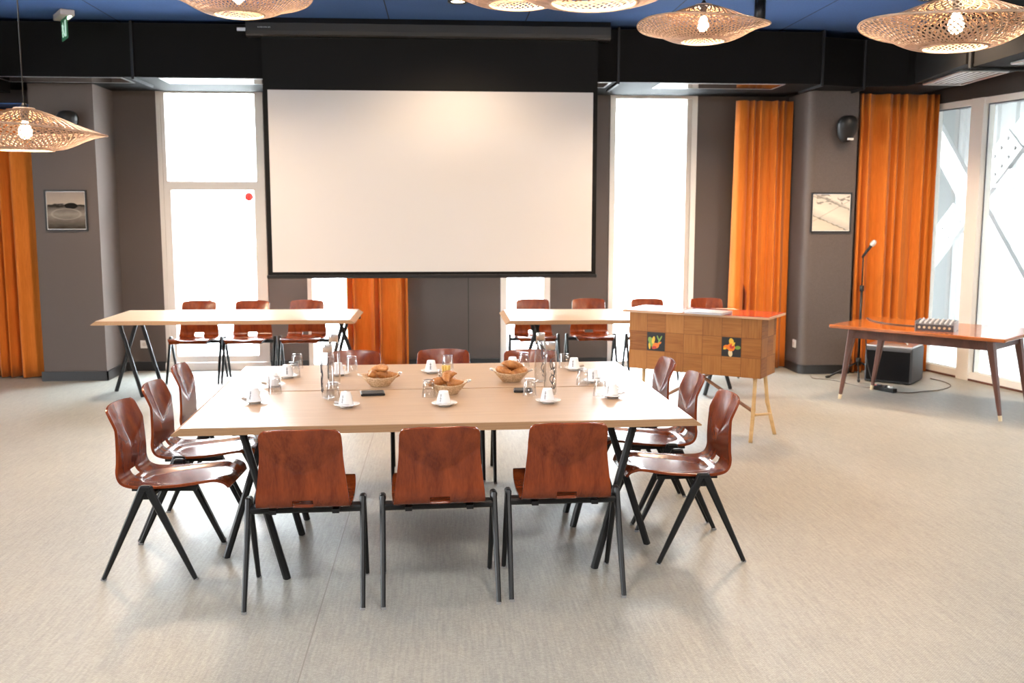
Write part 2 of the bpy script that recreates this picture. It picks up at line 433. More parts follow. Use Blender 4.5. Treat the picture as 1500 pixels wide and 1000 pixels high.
MB().loft([[(x, y, -.005) for x, y in prof], [(x, y, .45) for x, y in prof]]).build('casing', M['duct'], d2)
MB().bar((.47, .15, -.02), (.47, .70, -.02), .03, .02).bar((.47, .148, -.02), (.47, .148, .45), .02, .02).build('flange', M['ductgrey'], d2)
d3 = thing('air_duct', 'black duct segment along the right windows with a slatted underside grille', 'duct', (0, 0, ZD))
def quadbox(mb, q, z0, z1):
    return mb.loft([[(x, y, z0) for x, y in q], [(x, y, z1) for x, y in q]])
quadbox(MB(), [(4.40, 8.30), (5.06, 8.30), (5.10, 9.58), (4.58, 9.58)], 0, .5199).build('casing', M['duct'], d3)
def grille(par, q, n, zz):
    k = quadbox(MB(), q, zz - .004, zz - .001).build('grille', M['slatgap'], par)
    a, b, c, d = [Vector((*p, 0)) for p in q]   # a-b near edge, d-c far edge
    for i in range(n):
        t0, t1 = (i + .15)/n, (i + .62)/n
        qq = [a.lerp(b, t0), a.lerp(b, t1), d.lerp(c, t1), d.lerp(c, t0)]
        quadbox(MB(), [(p.x, p.y) for p in qq], zz - .007, zz - .004).build('slat', M['grille'], k)
    r = MB()
    for p, q2 in ((a, b), (b, c), (c, d), (d, a)):
        r.bar((p.x, p.y, zz - .012), (q2.x, q2.y, zz - .012), .02, .022)
    r.build('rim', M['alu'], k)
grille(d3, [(4.54, 8.62), (4.96, 8.62), (5.02, 9.52), (4.64, 9.52)], 7, 0)
d4 = thing('air_duct', 'nearest black duct segment at the right edge with a silver grille below', 'duct', (0, 0, ZD - .03))
quadbox(MB(), [(4.30, 5.4), (5.40, 5.4), (5.18, 8.24), (4.44, 8.24)], 0, .5499).build('casing', M['duct'], d4)
MB().bar((4.42, 8.26, -.012), (5.2, 8.26, -.012), .03, .03).bar((4.42, 8.26, -.01), (4.42, 8.26, .50), .03, .03).build('flange', M['ductgrey'], d4)
grille(d4, [(4.62, 5.7), (5.24, 5.7), (5.08, 7.95), (4.60, 7.95)], 8, 0)
d5 = thing('air_duct', 'dark duct end in the upper left corner above the left curtain', 'duct', (0, 0, ZD - .17))
quadbox(MB(), [(-5.4, 6.6), (-4.75, 6.6), (-4.12, 10.1), (-5.4, 10.1)], .06, .16).build('casing', M['duct'], d5)
for x, y in ((-5.2, 7.2), (-5.2, 9.5), (-4.6, 8.6)):
    MB().tube([(x, y, .16), (x, y, ZC - ZD + .17)], .006, 6).build('hanger_rod', M['ductgrey'], d5)
struct(MB().box(-7.8, -4.02, 10.12, 10.72, 2.72, 2.73).build('trim_2', M['ceiling']))

# ------------------------------------------------------------------ projection screen
SY = 9.56
sc = thing('projection_screen', 'large white projection screen with black borders hanging from a black roller case', 'projection screen', (0, SY, 0))
SX0, SX1 = -1.595, 1.440
rc = MB(); pr_ = [(-.07, 3.30), (-.075, 3.33), (-.075, 3.40), (-.05, 3.4499), (.07, 3.4499), (.07, 3.285), (-.05, 3.285)]
rc.loft([[(-1.765, y, z) for y, z in pr_], [(1.59, y, z) for y, z in pr_]])
case = rc.build('roller_case', M['satinblack'], sc)
MB().box(-1.85, -1.765, -.03, .0, 3.33, 3.36).build('bracket', M['alu'], sc)
lg = MB()
for i, w in enumerate((.010, .008, .012, .007, .009, .012, .006, .010, .008)):   # tiny pale maker's mark on the case, too small to read
    x = -1.655 + i*.0135; lg.box(x, x + w*.55, -.0765, -.075, 3.356, 3.364); lg.box(x, x + w, -.0765, -.075, 3.356, 3.3585)
lg.build('logo', M['alu'], case)
MB().box(-1.637, 1.482, -.002, .002, 2.812, 3.30).build('drop_cloth', M['screenblack'], sc)
MB().box(SX0, SX1, -.004, .002, 1.127, 2.812).build('white_fabric', M['screen'], sc)
MB().box(-1.637, SX0, -.003, .002, 1.10, 2.812).box(SX1, 1.482, -.003, .002, 1.10, 2.812).box(SX0, SX1, -.003, .002, 1.10, 1.127).build('border', M['screenblack'], sc)
MB().rbox(-1.65, 1.495, -.02, .02, 1.066, 1.10, .012).build('bottom_bar', M['satinblack'], sc)

# ------------------------------------------------------------------ curtains
def curtain(name, label, x0, x1, y, z0, z1, folds, amp=.055, flare=0., seed=1, head=.10):
    rnd = random.Random(seed); n = folds*12; rows = 14
    ph = [rnd.uniform(-.5, .5) for _ in range(folds + 2)]; am = [rnd.uniform(.55, 1.15) for _ in range(folds + 2)]
    rings = []
    for j in range(rows + 1):
        t = j/rows; z = z1 + (z0 - z1)*t; ring = []
        for i in range(n + 1):
            u = i/n; k = max(0, min(folds, (u + .32/folds*sin(2*PI*u*2.3 + seed) - .32/folds*sin(seed)*(1-u) - .32/folds*sin(2*PI*2.3 + seed)*u)*folds)); ki = int(min(k, folds - 1)); fr = k - ki
            a = am[ki]*(1 - fr) + am[ki+1]*fr; p = ph[ki]*(1 - fr) + ph[ki+1]*fr
            w = sin(2*PI*(k + .35*p)); w = math.copysign(abs(w)**.7, w) + .25*sin(4*PI*k + 3*p)
            x = x0 + (x1 - x0)*u + flare*(u - .5)*2*t + .012*sin(2*PI*k*2 + p*4)*t
            sh = .65 + .35*t
            ring.append((x, y - amp*a*sh*w, z))
        rings.append(ring)
    o = MB().loft(rings, False, False, None, True, closed=False).build(name, M['curtain'])
    mods(o, solid=.004); tag(o, label, 'curtain')
    return o
curtain('curtain', 'orange curtain hanging at the far left beside the grey pier', -5.35, -4.03, 10.42, .012, 2.70, 8, .07, 0, 3)
curtain('curtain', 'orange curtain seen below the middle of the projection screen', -1.02, -.375, WY - .10, .012, 2.3, 5, .06, 0, 5)
curtain('curtain', 'orange curtain between the right window and the right pier, behind the bar', 3.12, 3.74, 10.55, .012, 2.86, 5, .07, .02, 8)
curtain('curtain', 'wide orange curtain right of the grey pier, beside the glazed wall', 4.31, 5.14, 10.20, .012, 2.90, 7, .07, -.01, 12)

# ------------------------------------------------------------------ pictures, wall speakers, sockets
def picture(label, x0, x1, z0, z1, y, art):
    t = thing('framed_photograph', label, 'picture', ((x0+x1)/2, y, (z0+z1)/2), 0)
    w, h, b = (x1-x0)/2, (z1-z0)/2, .014
    MB().box(-w, w, -.022, 0, h-b, h).box(-w, w, -.022, 0, -h, -h+b).box(-w, -w+b, -.022, 0, -h+b, h-b).box(w-b, w, -.022, 0, -h+b, h-b).build('frame', M['satinblack'], t)
    MB().box(-w+b, w-b, -.012, -.002, -h+b, h-b).build('mount', M['white'], t)
    MB().box(-w+b+.006, w-b-.006, -.0135, -.012, -h+b+.006, h-b-.006).build('print', art, t)
def art(dark):
    m = mat('beach_print' if dark else 'harbour_print', (.3,.3,.3), .9, spec=.05)
    tc = N(m, 'ShaderNodeTexCoord'); mp = N(m, 'ShaderNodeMapping'); L(m, tc.outputs['Object'], mp.inputs['Vector'])
    sep = N(m, 'ShaderNodeSeparateXYZ'); L(m, mp.outputs[0], sep.inputs[0])
    mp3 = N(m, 'ShaderNodeMapping'); mp3.inputs['Scale'].default_value = (4, 1, 14); L(m, tc.outputs['Object'], mp3.inputs['Vector'])
    n = noise(m, mp3.outputs[0], 3, 4)
    if dark:
        z = math_(m, 'ADD', math_(m, 'MULTIPLY', sep.outputs['Z'], 2.5), .5)
        z = math_(m, 'ADD', z, math_(m, 'MULTIPLY', math_(m, 'SUBTRACT', n, .5), .16))
        c = ramp(m, z, [(.05,(.03,.024,.018)), (.28,(.13,.11,.09)), (.40,(.22,.19,.16)), (.56,(.10,.085,.07)), (.60,(.02,.017,.014)), (.645,(.04,.035,.03)), (.66,(.34,.275,.22)), (.95,(.24,.20,.17))])
        # rock on the horizon and the pale ring of water
        dx = math_(m, 'MULTIPLY', math_(m, 'ADD', sep.outputs['X'], -.05), 16.); dz = math_(m, 'MULTIPLY', math_(m, 'ADD', sep.outputs['Z'], -.045), 34.)
        r = math_(m, 'ADD', math_(m, 'MULTIPLY', dx, dx), math_(m, 'MULTIPLY', dz, dz))
        c = mixc(m, math_(m, 'LESS_THAN', r, 1.), c, (.012,.011,.010))
        ex = math_(m, 'MULTIPLY', sep.outputs['X'], 7.2); ez = math_(m, 'MULTIPLY', math_(m, 'ADD', sep.outputs['Z'], .035), 19.)
        r2 = math_(m, 'ADD', math_(m, 'MULTIPLY', ex, ex), math_(m, 'MULTIPLY', ez, ez))
        rr = math_(m, 'LESS_THAN', math_(m, 'ABSOLUTE', math_(m, 'SUBTRACT', r2, 1.0)), .16)
        c = mixc(m, math_(m, 'MULTIPLY', rr, n), c, (.30,.27,.23))
    else:
        q = math_(m, 'ADD', sep.outputs['Z'], math_(m, 'MULTIPLY', sep.outputs['X'], .42))
        q = math_(m, 'ADD', q, math_(m, 'MULTIPLY', math_(m, 'SUBTRACT', n, .5), .05))
        c = ramp(m, math_(m, 'ADD', math_(m, 'MULTIPLY', q, 2.2), .5), [(.0,(.60,.53,.44)), (.24,(.50,.45,.37)), (.255,(.12,.11,.09)), (.275,(.44,.42,.38)), (.45,(.62,.58,.50)), (.60,(.58,.53,.46)), (.72,(.50,.47,.41)), (.73,(.20,.19,.17)), (.80,(.60,.56,.5))])
        q2 = math_(m, 'SUBTRACT', sep.outputs['Z'], math_(m, 'MULTIPLY', sep.outputs['X'], .55))
        ln = math_(m, 'LESS_THAN', math_(m, 'ABSOLUTE', math_(m, 'SUBTRACT', q2, .015)), .0045)
        c = mixc(m, math_(m, 'MULTIPLY', ln, .6), c, (.30,.28,.25))
        bl = math_(m, 'GREATER_THAN', math_(m, 'ADD', sep.outputs['Z'], math_(m, 'MULTIPLY', n, .1)), .145)
        c = mixc(m, math_(m, 'MULTIPLY', bl, math_(m, 'GREATER_THAN', n, .55)), c, (.22,.21,.19))
    L(m, c, bsdf(m).inputs['Base Color']); return m
picture('dark framed seascape photograph on the left grey pier', -3.895, -3.491, 1.503, 1.904, 10.199, art(True))
picture('pale framed harbour photograph on the right grey pier', 3.808, 4.235, 1.487, 1.896, 10.139, art(False))

def wall_speaker(label, x, y, z, rz, tilt):
    t = thing('wall_speaker', label, 'speaker', (x, y, z), rz)
    MB().tube([(0, 0, 0), (0, -.06, 0)], .03, 12).build('wall_bracket', M['satinblack'], t)
    rings = []
    for k in range(11):                      # egg shaped body, broad at the top
        a = k/10*PI; zz = .135*cos(a); r = .105*sin(a)**.75*(1 + .22*cos(a)) if 0 < k < 10 else .004
        rings.append([(r*cos(2*PI*j/24), -.13 + .95*r*sin(2*PI*j/24) - .02*cos(a), zz) for j in range(24)])
    MB().loft(rings, True, True, Matrix.Rotation(tilt, 4, 'X'), True).build('body', M['satinblack'], t)
    MB().box(-.028, .028, -.215, -.19, -.115, -.095).build('logo_plate', M['white'], t)
wall_speaker('black egg-shaped speaker on the right grey pier above the picture', 4.085, 10.14, 2.53, .15, 0)
wall_speaker('black egg-shaped speaker behind the low pendant on the left grey pier', -3.72, 10.2, 2.53, .9, 0)

def socket(label, x, z, y, rz=0):
    t = thing('wall_socket', label, 'socket', (x, y, z), rz)
    MB().rbox(-.042, .042, -.012, 0, -.042, .042, .004).build('plate', M['white'], t)
    MB().tube([(0, -.0125, 0), (0, -.0155, 0)], .022, 16).build('outlet', M['offwhite'], t)
socket('white wall socket low on the back wall beside the left window', -3.177, .287, WY - .001)
socket('white wall socket on the side of the right grey pier', 3.764, .30, 10.33, -PI/2)

# ------------------------------------------------------------------ exit sign, downlights
ex = thing('exit_sign', 'green lit running man exit sign under the ceiling at upper left', 'exit sign', (-3.34, 9.42, ZC), .52)
MB().rbox(-.06, .06, -.17, .17, -.05, 0, .008).build('housing', M['offwhite'], ex)
ep = MB().box(-.004, .004, -.13, .13, -.235, -.05).build('panel', M['exitgreen'], ex)
pm = MB()
for s in (-1, 1):                        # running man and door on both faces
    x0, x1 = sorted((s*.0041, s*.0052))
    MX = Matrix.Identity(4)
    pm.box(x0, x1, -.10, -.03, -.215, -.075); pm.box(x0, x1, .075, .105, -.15, -.14)
    pm.lathe([(0, x0), (.013, x0), (.013, x1), (0, x1)], 12, Matrix.Translation((0, .045, -.092)) @ Matrix.Rotation(PI/2, 4, 'Y') if False else Matrix(((0,0,1,0),(1,0,0,.045),(0,1,0,-.092),(0,0,0,1))))
    for a, b, w in (((.04,-.105), (.028,-.15), .022), ((.03,-.15), (.058,-.18), .014), ((.058,-.18), (.05,-.21), .012), ((.026,-.15), (.0,-.18), .014), ((.0,-.18), (-.02,-.205), .012), ((.042,-.112), (.07,-.135), .010), ((.036,-.112), (.008,-.125), .010)):
        pm.bar(((x0+x1)/2, a[0], a[1]), ((x0+x1)/2, b[0], b[1]), w, x1-x0) if False else pm.tube([((x0+x1)/2, *a), ((x0+x1)/2, *b)], w/2, 8, True, True)
pm.build('pictogram', M['exitwhite'], ep)
MB().box(.02, .035, -.15, .0, -.056, -.05).build('led_strip', M['exitlamp'], ex)

def ceiling_spot(label, x, y, style, power=300):
    t = thing('ceiling_spot', label, 'spotlight', (x, y, ZC))
    if style:
        MB().lathe([(.0, 0), (.045, 0), (.045, -.22), (.038, -.22), (.036, -.18), (0, -.18)], 20).build('cylinder_body', M['satinblack'], t)
        MB().lathe([(0, -.181), (.034, -.181)], 20).build('lens', M['spotface'], t)
    else:
        MB().lathe([(.062, 0), (.085, 0), (.085, -.022), (.062, -.02), (.062, 0)], 24).build('rim', M['satinblack'], t)
        MB().lathe([(0, -.012), (.061, -.012)], 24).build('lens', M['spotface'], t)
    ld = bpy.data.lights.new('spot_beam', 'SPOT'); ld.energy = power; ld.color = (1, .73, .49) if y > 4 else (1, .97, .94); ld.spot_size = R(150); ld.spot_blend = .6; ld.shadow_soft_size = .14
    lo = bpy.data.objects.new('spot_beam', ld); COL.objects.link(lo); lo.parent = t; lo.location = (0, 0, -.24 if style else -.04)
    if y < 0: lo.rotation_euler = (R(55), 0, 0)
R = math.radians
ceiling_spot('round recessed ceiling spot with a bright warm face above the screen', .15, 8.62, 0, 150)
ceiling_spot('black cylindrical ceiling spot right of the middle pendant lamps', 2.64, 8.35, 1, 260)
for x, y, p, lab in ((-2.5, 8.1, 380, 'recessed ceiling spot in front of the left trestle table'), (-4.9, 7.6, 640, 'unseen ceiling spot added to brighten the floor before the far left curtain'),  # second spot is unseen, added to brighten the rear left floor
                     (4.0, 8.2, 330, 'unseen ceiling spot above the teak table, added to light the right pier and curtains'), (-2.5, 5.4, 120, 'unseen ceiling spot added as fill over the left chairs of the meeting table'), (2.7, 4.9, 60, 'unseen ceiling spot added as fill over the right chairs of the meeting table'), (3.7, 5.9, 180, 'unseen ceiling spot added to brighten the carpet before the teak table'),  # all unseen, added as fill for right corner, side chairs and carpet
                     (-2.6, -.8, 380, 'added fill spot behind the camera at the left, turned towards the table'), (.3, -.8, 380, 'added fill spot behind the camera, turned towards the table'), (3.2, -.8, 520, 'added fill spot behind the camera at the right, turned towards the bar'),  # added fill lamps that light the room from behind the camera
                     (-.9, 2.0, 190, 'unseen spot added to light the near chair backs from above, at the left'), (.9, 2.0, 190, 'unseen spot added to light the near chair backs from above, at the right')):  # added overhead pair, brings out the crease in the near chair backs
    ceiling_spot(lab, x, y, 0, p)

# ------------------------------------------------------------------ pendant lamps
def weave(prof, n, twist, w, th, wav):
    """criss-cross flat bamboo strips on a surface of revolution"""
    mb = MB(); m = len(prof)
    def pt(i, a, off):
        r, z = prof[i]
        z += wav*(r/.4)**3*sin(2*a + .6) + off
        return Vector((r*cos(a), r*sin(a), z))
    for d in (1, -1):
        for k in range(n):
            a0 = 2*PI*k/n + (.5*d)*PI/n; rings = []
            for i in range(m):
                t = i/(m - 1); a = a0 + d*twist*t; r = prof[i][0]
                ww = min(w, 2*PI*r/n*.78); da = ww/2/max(r, .01)
                o = d*th*.45
                rings.append([pt(i, a - da, o - th/2), pt(i, a + da, o - th/2), pt(i, a + da, o + th/2), pt(i, a - da, o + th/2)])
            mb.loft(rings, True, True)
    return mb
def resample(p, n):
    out = []; L_ = [0]
    for a, b in zip(p, p[1:]): L_.append(L_[-1] + math.hypot(b[0]-a[0], b[1]-a[1]))
    for i in range(n + 1):
        s = L_[-1]*i/n; k = max(j for j in range(len(p)) if L_[j] <= s + 1e-9); k = min(k, len(p) - 2)
        t = (s - L_[k])/(L_[k+1] - L_[k]); out.append((p[k][0] + (p[k+1][0]-p[k][0])*t, p[k][1] + (p[k+1][1]-p[k][1])*t))
    return out
def rimring(r, z, wav, rad):
    mb = MB(); n = 72; rings = []
    for k in range(n + 1):
        a = 2*PI*k/n; zz = z + wav*(r/.4)**3*sin(2*a + .6)
        rings.append([((r + rad*cos(q))*cos(a), (r + rad*cos(q))*sin(a), zz + rad*sin(q)) for q in [2*PI*j/6 for j in range(6)]])
    return mb.loft(rings, False, False, None, True)
WAV = .016
lamp = thing('pendant_lamp', 'x', 'pendant lamp')
lo_ = resample([(.135,-.092), (.19,-.084), (.24,-.064), (.28,-.042), (.33,-.020), (.37,-.008), (.40,.0)], 12)
up_ = resample([(.40,.003), (.36,.014), (.31,.028), (.26,.042), (.20,.068), (.13,.094), (.085,.110), (.05,.118)], 12)
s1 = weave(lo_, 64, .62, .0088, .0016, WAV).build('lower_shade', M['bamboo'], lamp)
rimring(.135, -.092, WAV, .006).build('opening_ring', M['bamboo'], s1)
rimring(.40, .0015, WAV, .006).build('rim_ring', M['bamboo'], s1)
s2 = weave(up_, 54, .5, .0072, .0016, WAV).build('upper_shade', M['bamboounlit'], lamp)
rimring(.05, .118, WAV, .006).build('top_ring', M['bamboo'], s2)
MB().lathe([(0, .125), (.052, .125), (.052, .117), (0, .117)], 20).build('top_cap', M['offwhite'], lamp)
MB().lathe([(0, .150), (.008, .150), (.018, .13), (.020, .06), (.016, .055), (0, .055)], 16).build('socket', M['satinblack'], lamp)
MB().lathe([(0, .058), (.014, .054), (.022, .035), (.033, .008), (.032, -.012), (.020, -.030), (0, -.036)], 20).build('bulb', M['bulb'], lamp)
cord = MB().tube([(0, 0, 0), (0, 0, 1)], .004, 6).build('cord', M['satinblack'], lamp); cord.location = (0, 0, .148)
rose = MB().lathe([(0, 0), (.05, 0), (.05, -.022), (0, -.03)], 20).build('ceiling_rose', M['satinblack'], lamp)
lamps = [
 ((-2.18, 5.5, 2.110), 1.0, 'low woven bamboo pendant lamp hanging before the left grey pier'),
 ((-1.11, 5.8, 2.872), 2.2, 'woven bamboo pendant cut by the top edge left of the screen case'),
 ((.35, 4.55, 2.70), .4, 'woven bamboo pendant half hidden behind the big central pendant'),
 ((.481, 3.2, 2.44), 2.9, 'nearest big woven bamboo pendant over the table, seen from below'),
 ((1.609, 6.2, 2.828), 3.2, 'whole woven bamboo pendant just right of the screen, bulb visible'),
 ((2.226, 4.3, 2.498), 2.5, 'large woven bamboo pendant at the upper right corner, bulb visible'),
]
for i, (p, rz, lab) in enumerate(lamps):
    o = place(lamp, i, p, rz, lab, 'woven bamboo pendant lamps')
for o in [x for x in bpy.data.objects if x.name.startswith('pendant_lamp')]:
    h = ZC - o.location.z
    for c in o.children:
        if c.name.startswith('cord'): c.scale = (1, 1, h - .148)
        if c.name.startswith('ceiling_rose'): c.location = (0, 0, h)

# ------------------------------------------------------------------ tables (chamfered plywood tops on three-legged trestles)
def trestle(parent, cx, cy, sgn, half, ztop, wide):
    """two end legs lean in, one middle leg crosses them outward"""
    k = MB().box(cx - .16, cx + .16, cy - .02, cy + .02, ztop - .03, ztop)
    k.box(cx + sgn*.02 - .02, cx + sgn*.02 + .02, cy - wide/2, cy + wide/2, ztop - .03, ztop)
    tr = k.build('trestle', M['legs'], parent)
    for s in (-1, 1):
        MB().bar((cx + sgn*.02, cy + s*wide/2, ztop - .02), (cx - sgn*.16, cy + s*wide/2, 0), .034, .034).build('leg', M['legs'], tr)
    MB().bar((cx - sgn*.05, cy, ztop - .02), (cx + sgn*.175, cy, 0), .034, .034).build('leg', M['legs'], tr)
def work_table(label, x0, y0, W, D, rz, ch0=True, ch1=True, group=None, z=.75):
    t = thing('trestle_table', label, 'table', (x0, y0, 0), rz, group)
    T = .036; c0 = .042 if ch0 else 0; c1 = .042 if ch1 else 0
    b = [(-c0, 0, z-T), (W + c1, 0, z-T), (W + c1, D, z-T), (-c0, D, z-T)]; u = [(0, 0, z-.0025), (W, 0, z-.0025), (W, D, z-.0025), (0, D, z-.0025)]
    m = [(-c0, 0, z-T+.006), (W + c1, 0, z-T+.006), (W + c1, D, z-T+.006), (-c0, D, z-T+.006)]
    tb = MB().loft([b, m, u]).build('plywood_core', M['plyedge'], t)
    MB().box(0, W, 0, D, z - .0025, z).build('tabletop', M['table'], t)
    return t, T
tt, T = work_table('pale plywood meeting table nearest the camera, front half of the pair', -1.157, 4.391, 2.314, .879, .0296, group='pair of meeting tables pushed together')
trestle(tt, .27, .44, -1, 0, .75 - T, .64); trestle(tt, 2.04, .44, 1, 0, .75 - T, .64)
fx, fy = -1.157 - .900*sin(.0296), 4.391 + .900*cos(.0296)
tt, T = work_table('pale plywood meeting table behind the seam, back half of the pair', fx, fy, 2.314, .875, .0296, group='pair of meeting tables pushed together')
trestle(tt, .27, .44, -1, 0, .75 - T, .64); trestle(tt, 2.04, .44, 1, 0, .75 - T, .64)
tt, T = work_table('pale trestle table before the left window with three chairs behind', -3.02, 8.86, 2.20, .98, 0, z=.745)
trestle(tt, .10, .70, -1, 0, .745 - T, .62); trestle(tt, 2.08, .70, 1, 0, .745 - T, .62)
tt, T = work_table('pale trestle table behind the bar with chairs against the right window', .60, 8.70, 2.30, 1.0, 0, z=.745)
trestle(tt, .27, .62, -1, 0, .745 - T, .62); trestle(tt, 2.0, .62, 1, 0, .745 - T, .62)

# ------------------------------------------------------------------ plywood shell chair
def chair_shell():
    P = [(-.166,.800), (-.164,.765), (-.160,.72), (-.155,.66), (-.151,.60), (-.149,.54), (-.150,.495), (-.143,.462), (-.125,.441), (-.095,.430), (-.06,.427),
         (0,.428), (.07,.431), (.14,.437), (.21,.446), (.27,.455), (.31,.457), (.345,.446), (.365,.422)]
    Wd = [.166, .171, .173, .176, .182, .189, .195, .198, .200, .201, .203, .206, .208, .208, .206, .202, .196, .186, .168]
    # resample finely
    def interp(seq, t):
        k = min(int(t), len(seq) - 2); f = t - k
        g = lambda i: seq[max(0, min(len(seq) - 1, i))]
        a, b, c, d = g(k-1), g(k), g(k+1), g(k+2)
        cr = lambda a, b, c, d: b + .5*f*(c - a + f*(2*a - 5*b + 4*c - d + f*(3*(b - c) + d - a)))
        return tuple(cr(*q) for q in zip(a, b, c, d)) if isinstance(a, tuple) else cr(a, b, c, d)
    n, m = 84, 36; V = []; F = []; meta = []
    for i in range(n + 1):
        t = i/n*(len(P) - 1); y, z = interp(P, t); w = interp(Wd, t)
        y2, z2 = interp(P, min(t + .05, len(P) - 1)); y1, z1 = interp(P, max(t - .05, 0))
        d = Vector((0, y2 - y1, z2 - z1)).normalized(); nv = Vector((0, -d.z, d.y))   # towards the sitter / up
        if nv.y < 0 and t < 6: nv = -nv
        if nv.z < 0 and t >= 9: nv = -nv
        for j in range(m + 1):
            u = j/m*2 - 1
            # rounded top corners
            ww = w
            if t < 1.3:
                q = (1.3 - t)/1.3; ww = w*(1 - .10*q**3)
            yy, zz = y, z
            off = 0
            if t < 6:       # shield shaped hollow in the upper back, its edge folds at a V
                tv = 4.25 - 1.75*abs(u)**1.25
                if t < tv: off = -.0225*(tv - t)*(1 - .105*(tv - t))
                off += .010*abs(u)**2*max(0, 1 - t/6)
            elif t >= 9.5:  # pressed dish in the seat
                q = (t - 13.2)/4.1; r2 = (u/.86)**2 + q*q
                if r2 < 1: off = -.012*min(1., (1 - r2)*2.2)
                if t > 15.5: off -= .016*max(0, abs(u) - .45)*((t - 15.5)/2.5)
            top = 0
            if t < 1.0: top = -.012*(1 - t)*u**4 - .004*(1 - t)
            V.append((u*ww, yy + nv.y*off, zz + nv.z*off + top)); meta.append((t, u))
    slot = lambda t, u: 6.55 < t < 8.15 and abs(u) < .235
    for i in range(n):
        for j in range(m):
            a = i*(m+1) + j; idx = (a, a+1, a+m+2, a+m+1)
            tc = sum(meta[k][0] for k in idx)/4; uc = sum(meta[k][1] for k in idx)/4
            F.append((idx, tc, uc, slot(tc, uc)))
    return V, F
cv, cf = chair_shell()
def shell_part(name, lo, hi, par):
    b = MB(); b.v = list(cv); b.f = [i for i, t, u, s in cf if not s and lo <= t < hi]; b.sm = [True]*len(b.f)
    used = sorted({k for f in b.f for k in f}); mp = {k: i for i, k in enumerate(used)}
    b.v = [b.v[k] for k in used]; b.f = [tuple(mp[k] for k in f) for f in b.f]
    o = b.build(name, M['chairwood'], par)
    mods(o, solid=.012, offset=0); mm = o.modifiers.new('bevel', 'BEVEL'); mm.width = .003; mm.segments = 2; mm.limit_method = 'ANGLE'; mm.angle_limit = R(60)
    return o
chair = thing('shell_chair', 'x', 'chair')
shell_part('seat_shell', -1, 99, chair)
fr = MB().bar((-.245, -.01, .398), (.245, -.01, .398), .03, .07)
fr.box(-.15, -.12, -.10, .20, .396, .414).box(.12, .15, -.10, .20, .396, .414)
fr.build('crossbar', M['legs'], chair)
for s in (-1, 1):
    MB().bar((s*.249, -.02, .436), (s*.249, .02, .436), .03, .03).build('leg_joint', M['legs'], chair)
    for q in (-1, 1):
        lg_ = MB().bar((s*.249, q*.010, .440), (s*.251, q*.212, .006), .026, .040, .021, .020).build('leg', M['legs'], chair)
        MB().box(s*.249 - .010, s*.249 + .010, q*.2125 - .011, q*.2125 + .011, .0, .010).build('foot_glide', M['glide'], lg_)
chairs = [
 # x, y, rz, label, group
 (-.608, 4.340, .03, 'reddish plywood chair with its back to the camera, leftmost of the near three', 'chairs on the near side of the meeting table'),
 (-.024, 4.360, .05, 'reddish plywood chair with its back to the camera, middle of the near three', 0),
 (.541, 4.403, .02, 'reddish plywood chair with its back to the camera, rightmost of the near three', 0),
 (-1.353, 4.80, -PI/2 - .05, 'dark plywood chair nearest the camera on the left side of the meeting table', 'chairs on the left side of the meeting table'),
 (-1.355, 5.36, -PI/2 - .02, 'dark plywood chair in the middle of the left side of the meeting table', 0),
 (-1.372, 5.98, -PI/2 + .02, 'dark plywood chair farthest from the camera on the left table side', 0),
 (1.245, 4.85, PI/2 + .02, 'dark plywood chair nearest the camera on the right side of the meeting table', 'chairs on the right side of the meeting table'),
 (1.235, 5.47, PI/2 + .02, 'dark plywood chair in the middle of the right side of the meeting table', 0),
 (1.205, 6.03, PI/2 + .04, 'dark plywood chair farthest from the camera on the right table side', 0),
 (-.575, 6.33, PI + .03, 'plywood chair behind the far table edge, in front of the orange curtain', 'chairs on the far side of the meeting table'),
 (.005, 6.36, PI, 'plywood chair behind the far table edge, in front of the grey wall panel', 0),
 (.575, 6.31, PI, 'plywood chair behind the far table edge, behind the water bottles', 0),
 (-2.47, 10.12, PI, 'plywood chair behind the left trestle table, nearest the grey pier', 'chairs behind the left trestle table'),
 (-1.935, 10.12, PI, 'plywood chair behind the left trestle table, middle of three', 0),
 (-1.39, 10.14, PI - .02, 'plywood chair behind the left trestle table, nearest the orange curtain', 0),
 (.94, 10.12, PI, 'plywood chair behind the right trestle table, in front of the slim window', 'chairs behind the right trestle table'),
 (1.53, 10.14, PI, 'plywood chair behind the right trestle table, in front of the grey wall strip', 0),
 (2.15, 10.12, PI, 'plywood chair behind the left end of the bar, its top against the bright window', 0),
 (2.78, 10.12, PI, 'plywood chair behind the bar, its top above the silver laptop', 0),
]
g = None
for i, (x, y, rz, lab, gr) in enumerate(chairs):
    g = gr or g
    place(chair, i, (x, y, 0), rz, lab, g)

# ------------------------------------------------------------------ table setting
TZ = .7505
cup = thing('espresso_cup', 'x', 'cup')
MB().lathe([(.0, .066), (.021, .066), (.0235, .0635), (.0245, .060), (.037, .004), (.0375, .0), (.0355, .0), (.033, .008), (.022, .058), (0, .0600)], 28).build('bowl', M['china'], cup)
lgm = MB()
for z0, z1, w in ((.050, .053, .004), (.043, .047, .005), (.036, .040, .003), (.029, .033, .005), (.022, .026, .004), (.016, .019, .005)):
    for a0 in (0,):
        pts = []
        for zz in (z0, z1):
            r = .0245 + (.060 - zz)/(.056)*.0125 + .0005
            pts.append([(r*cos(a), r*sin(a), zz) for a in (-w/r, 0, w/r)])
        lgm.loft(pts, False, False, None, False, closed=False)
mods(lgm.build('logo', M['ink'], cup), solid=.0004)
MB().tube([(-.0295, 0, .047), (-.045, 0, .045), (-.052, 0, .032), (-.046, 0, .020), (-.034, 0, .017)], .0035, 8).build('handle', M['china'], cup)
saucer = thing('saucer', 'x', 'saucer')
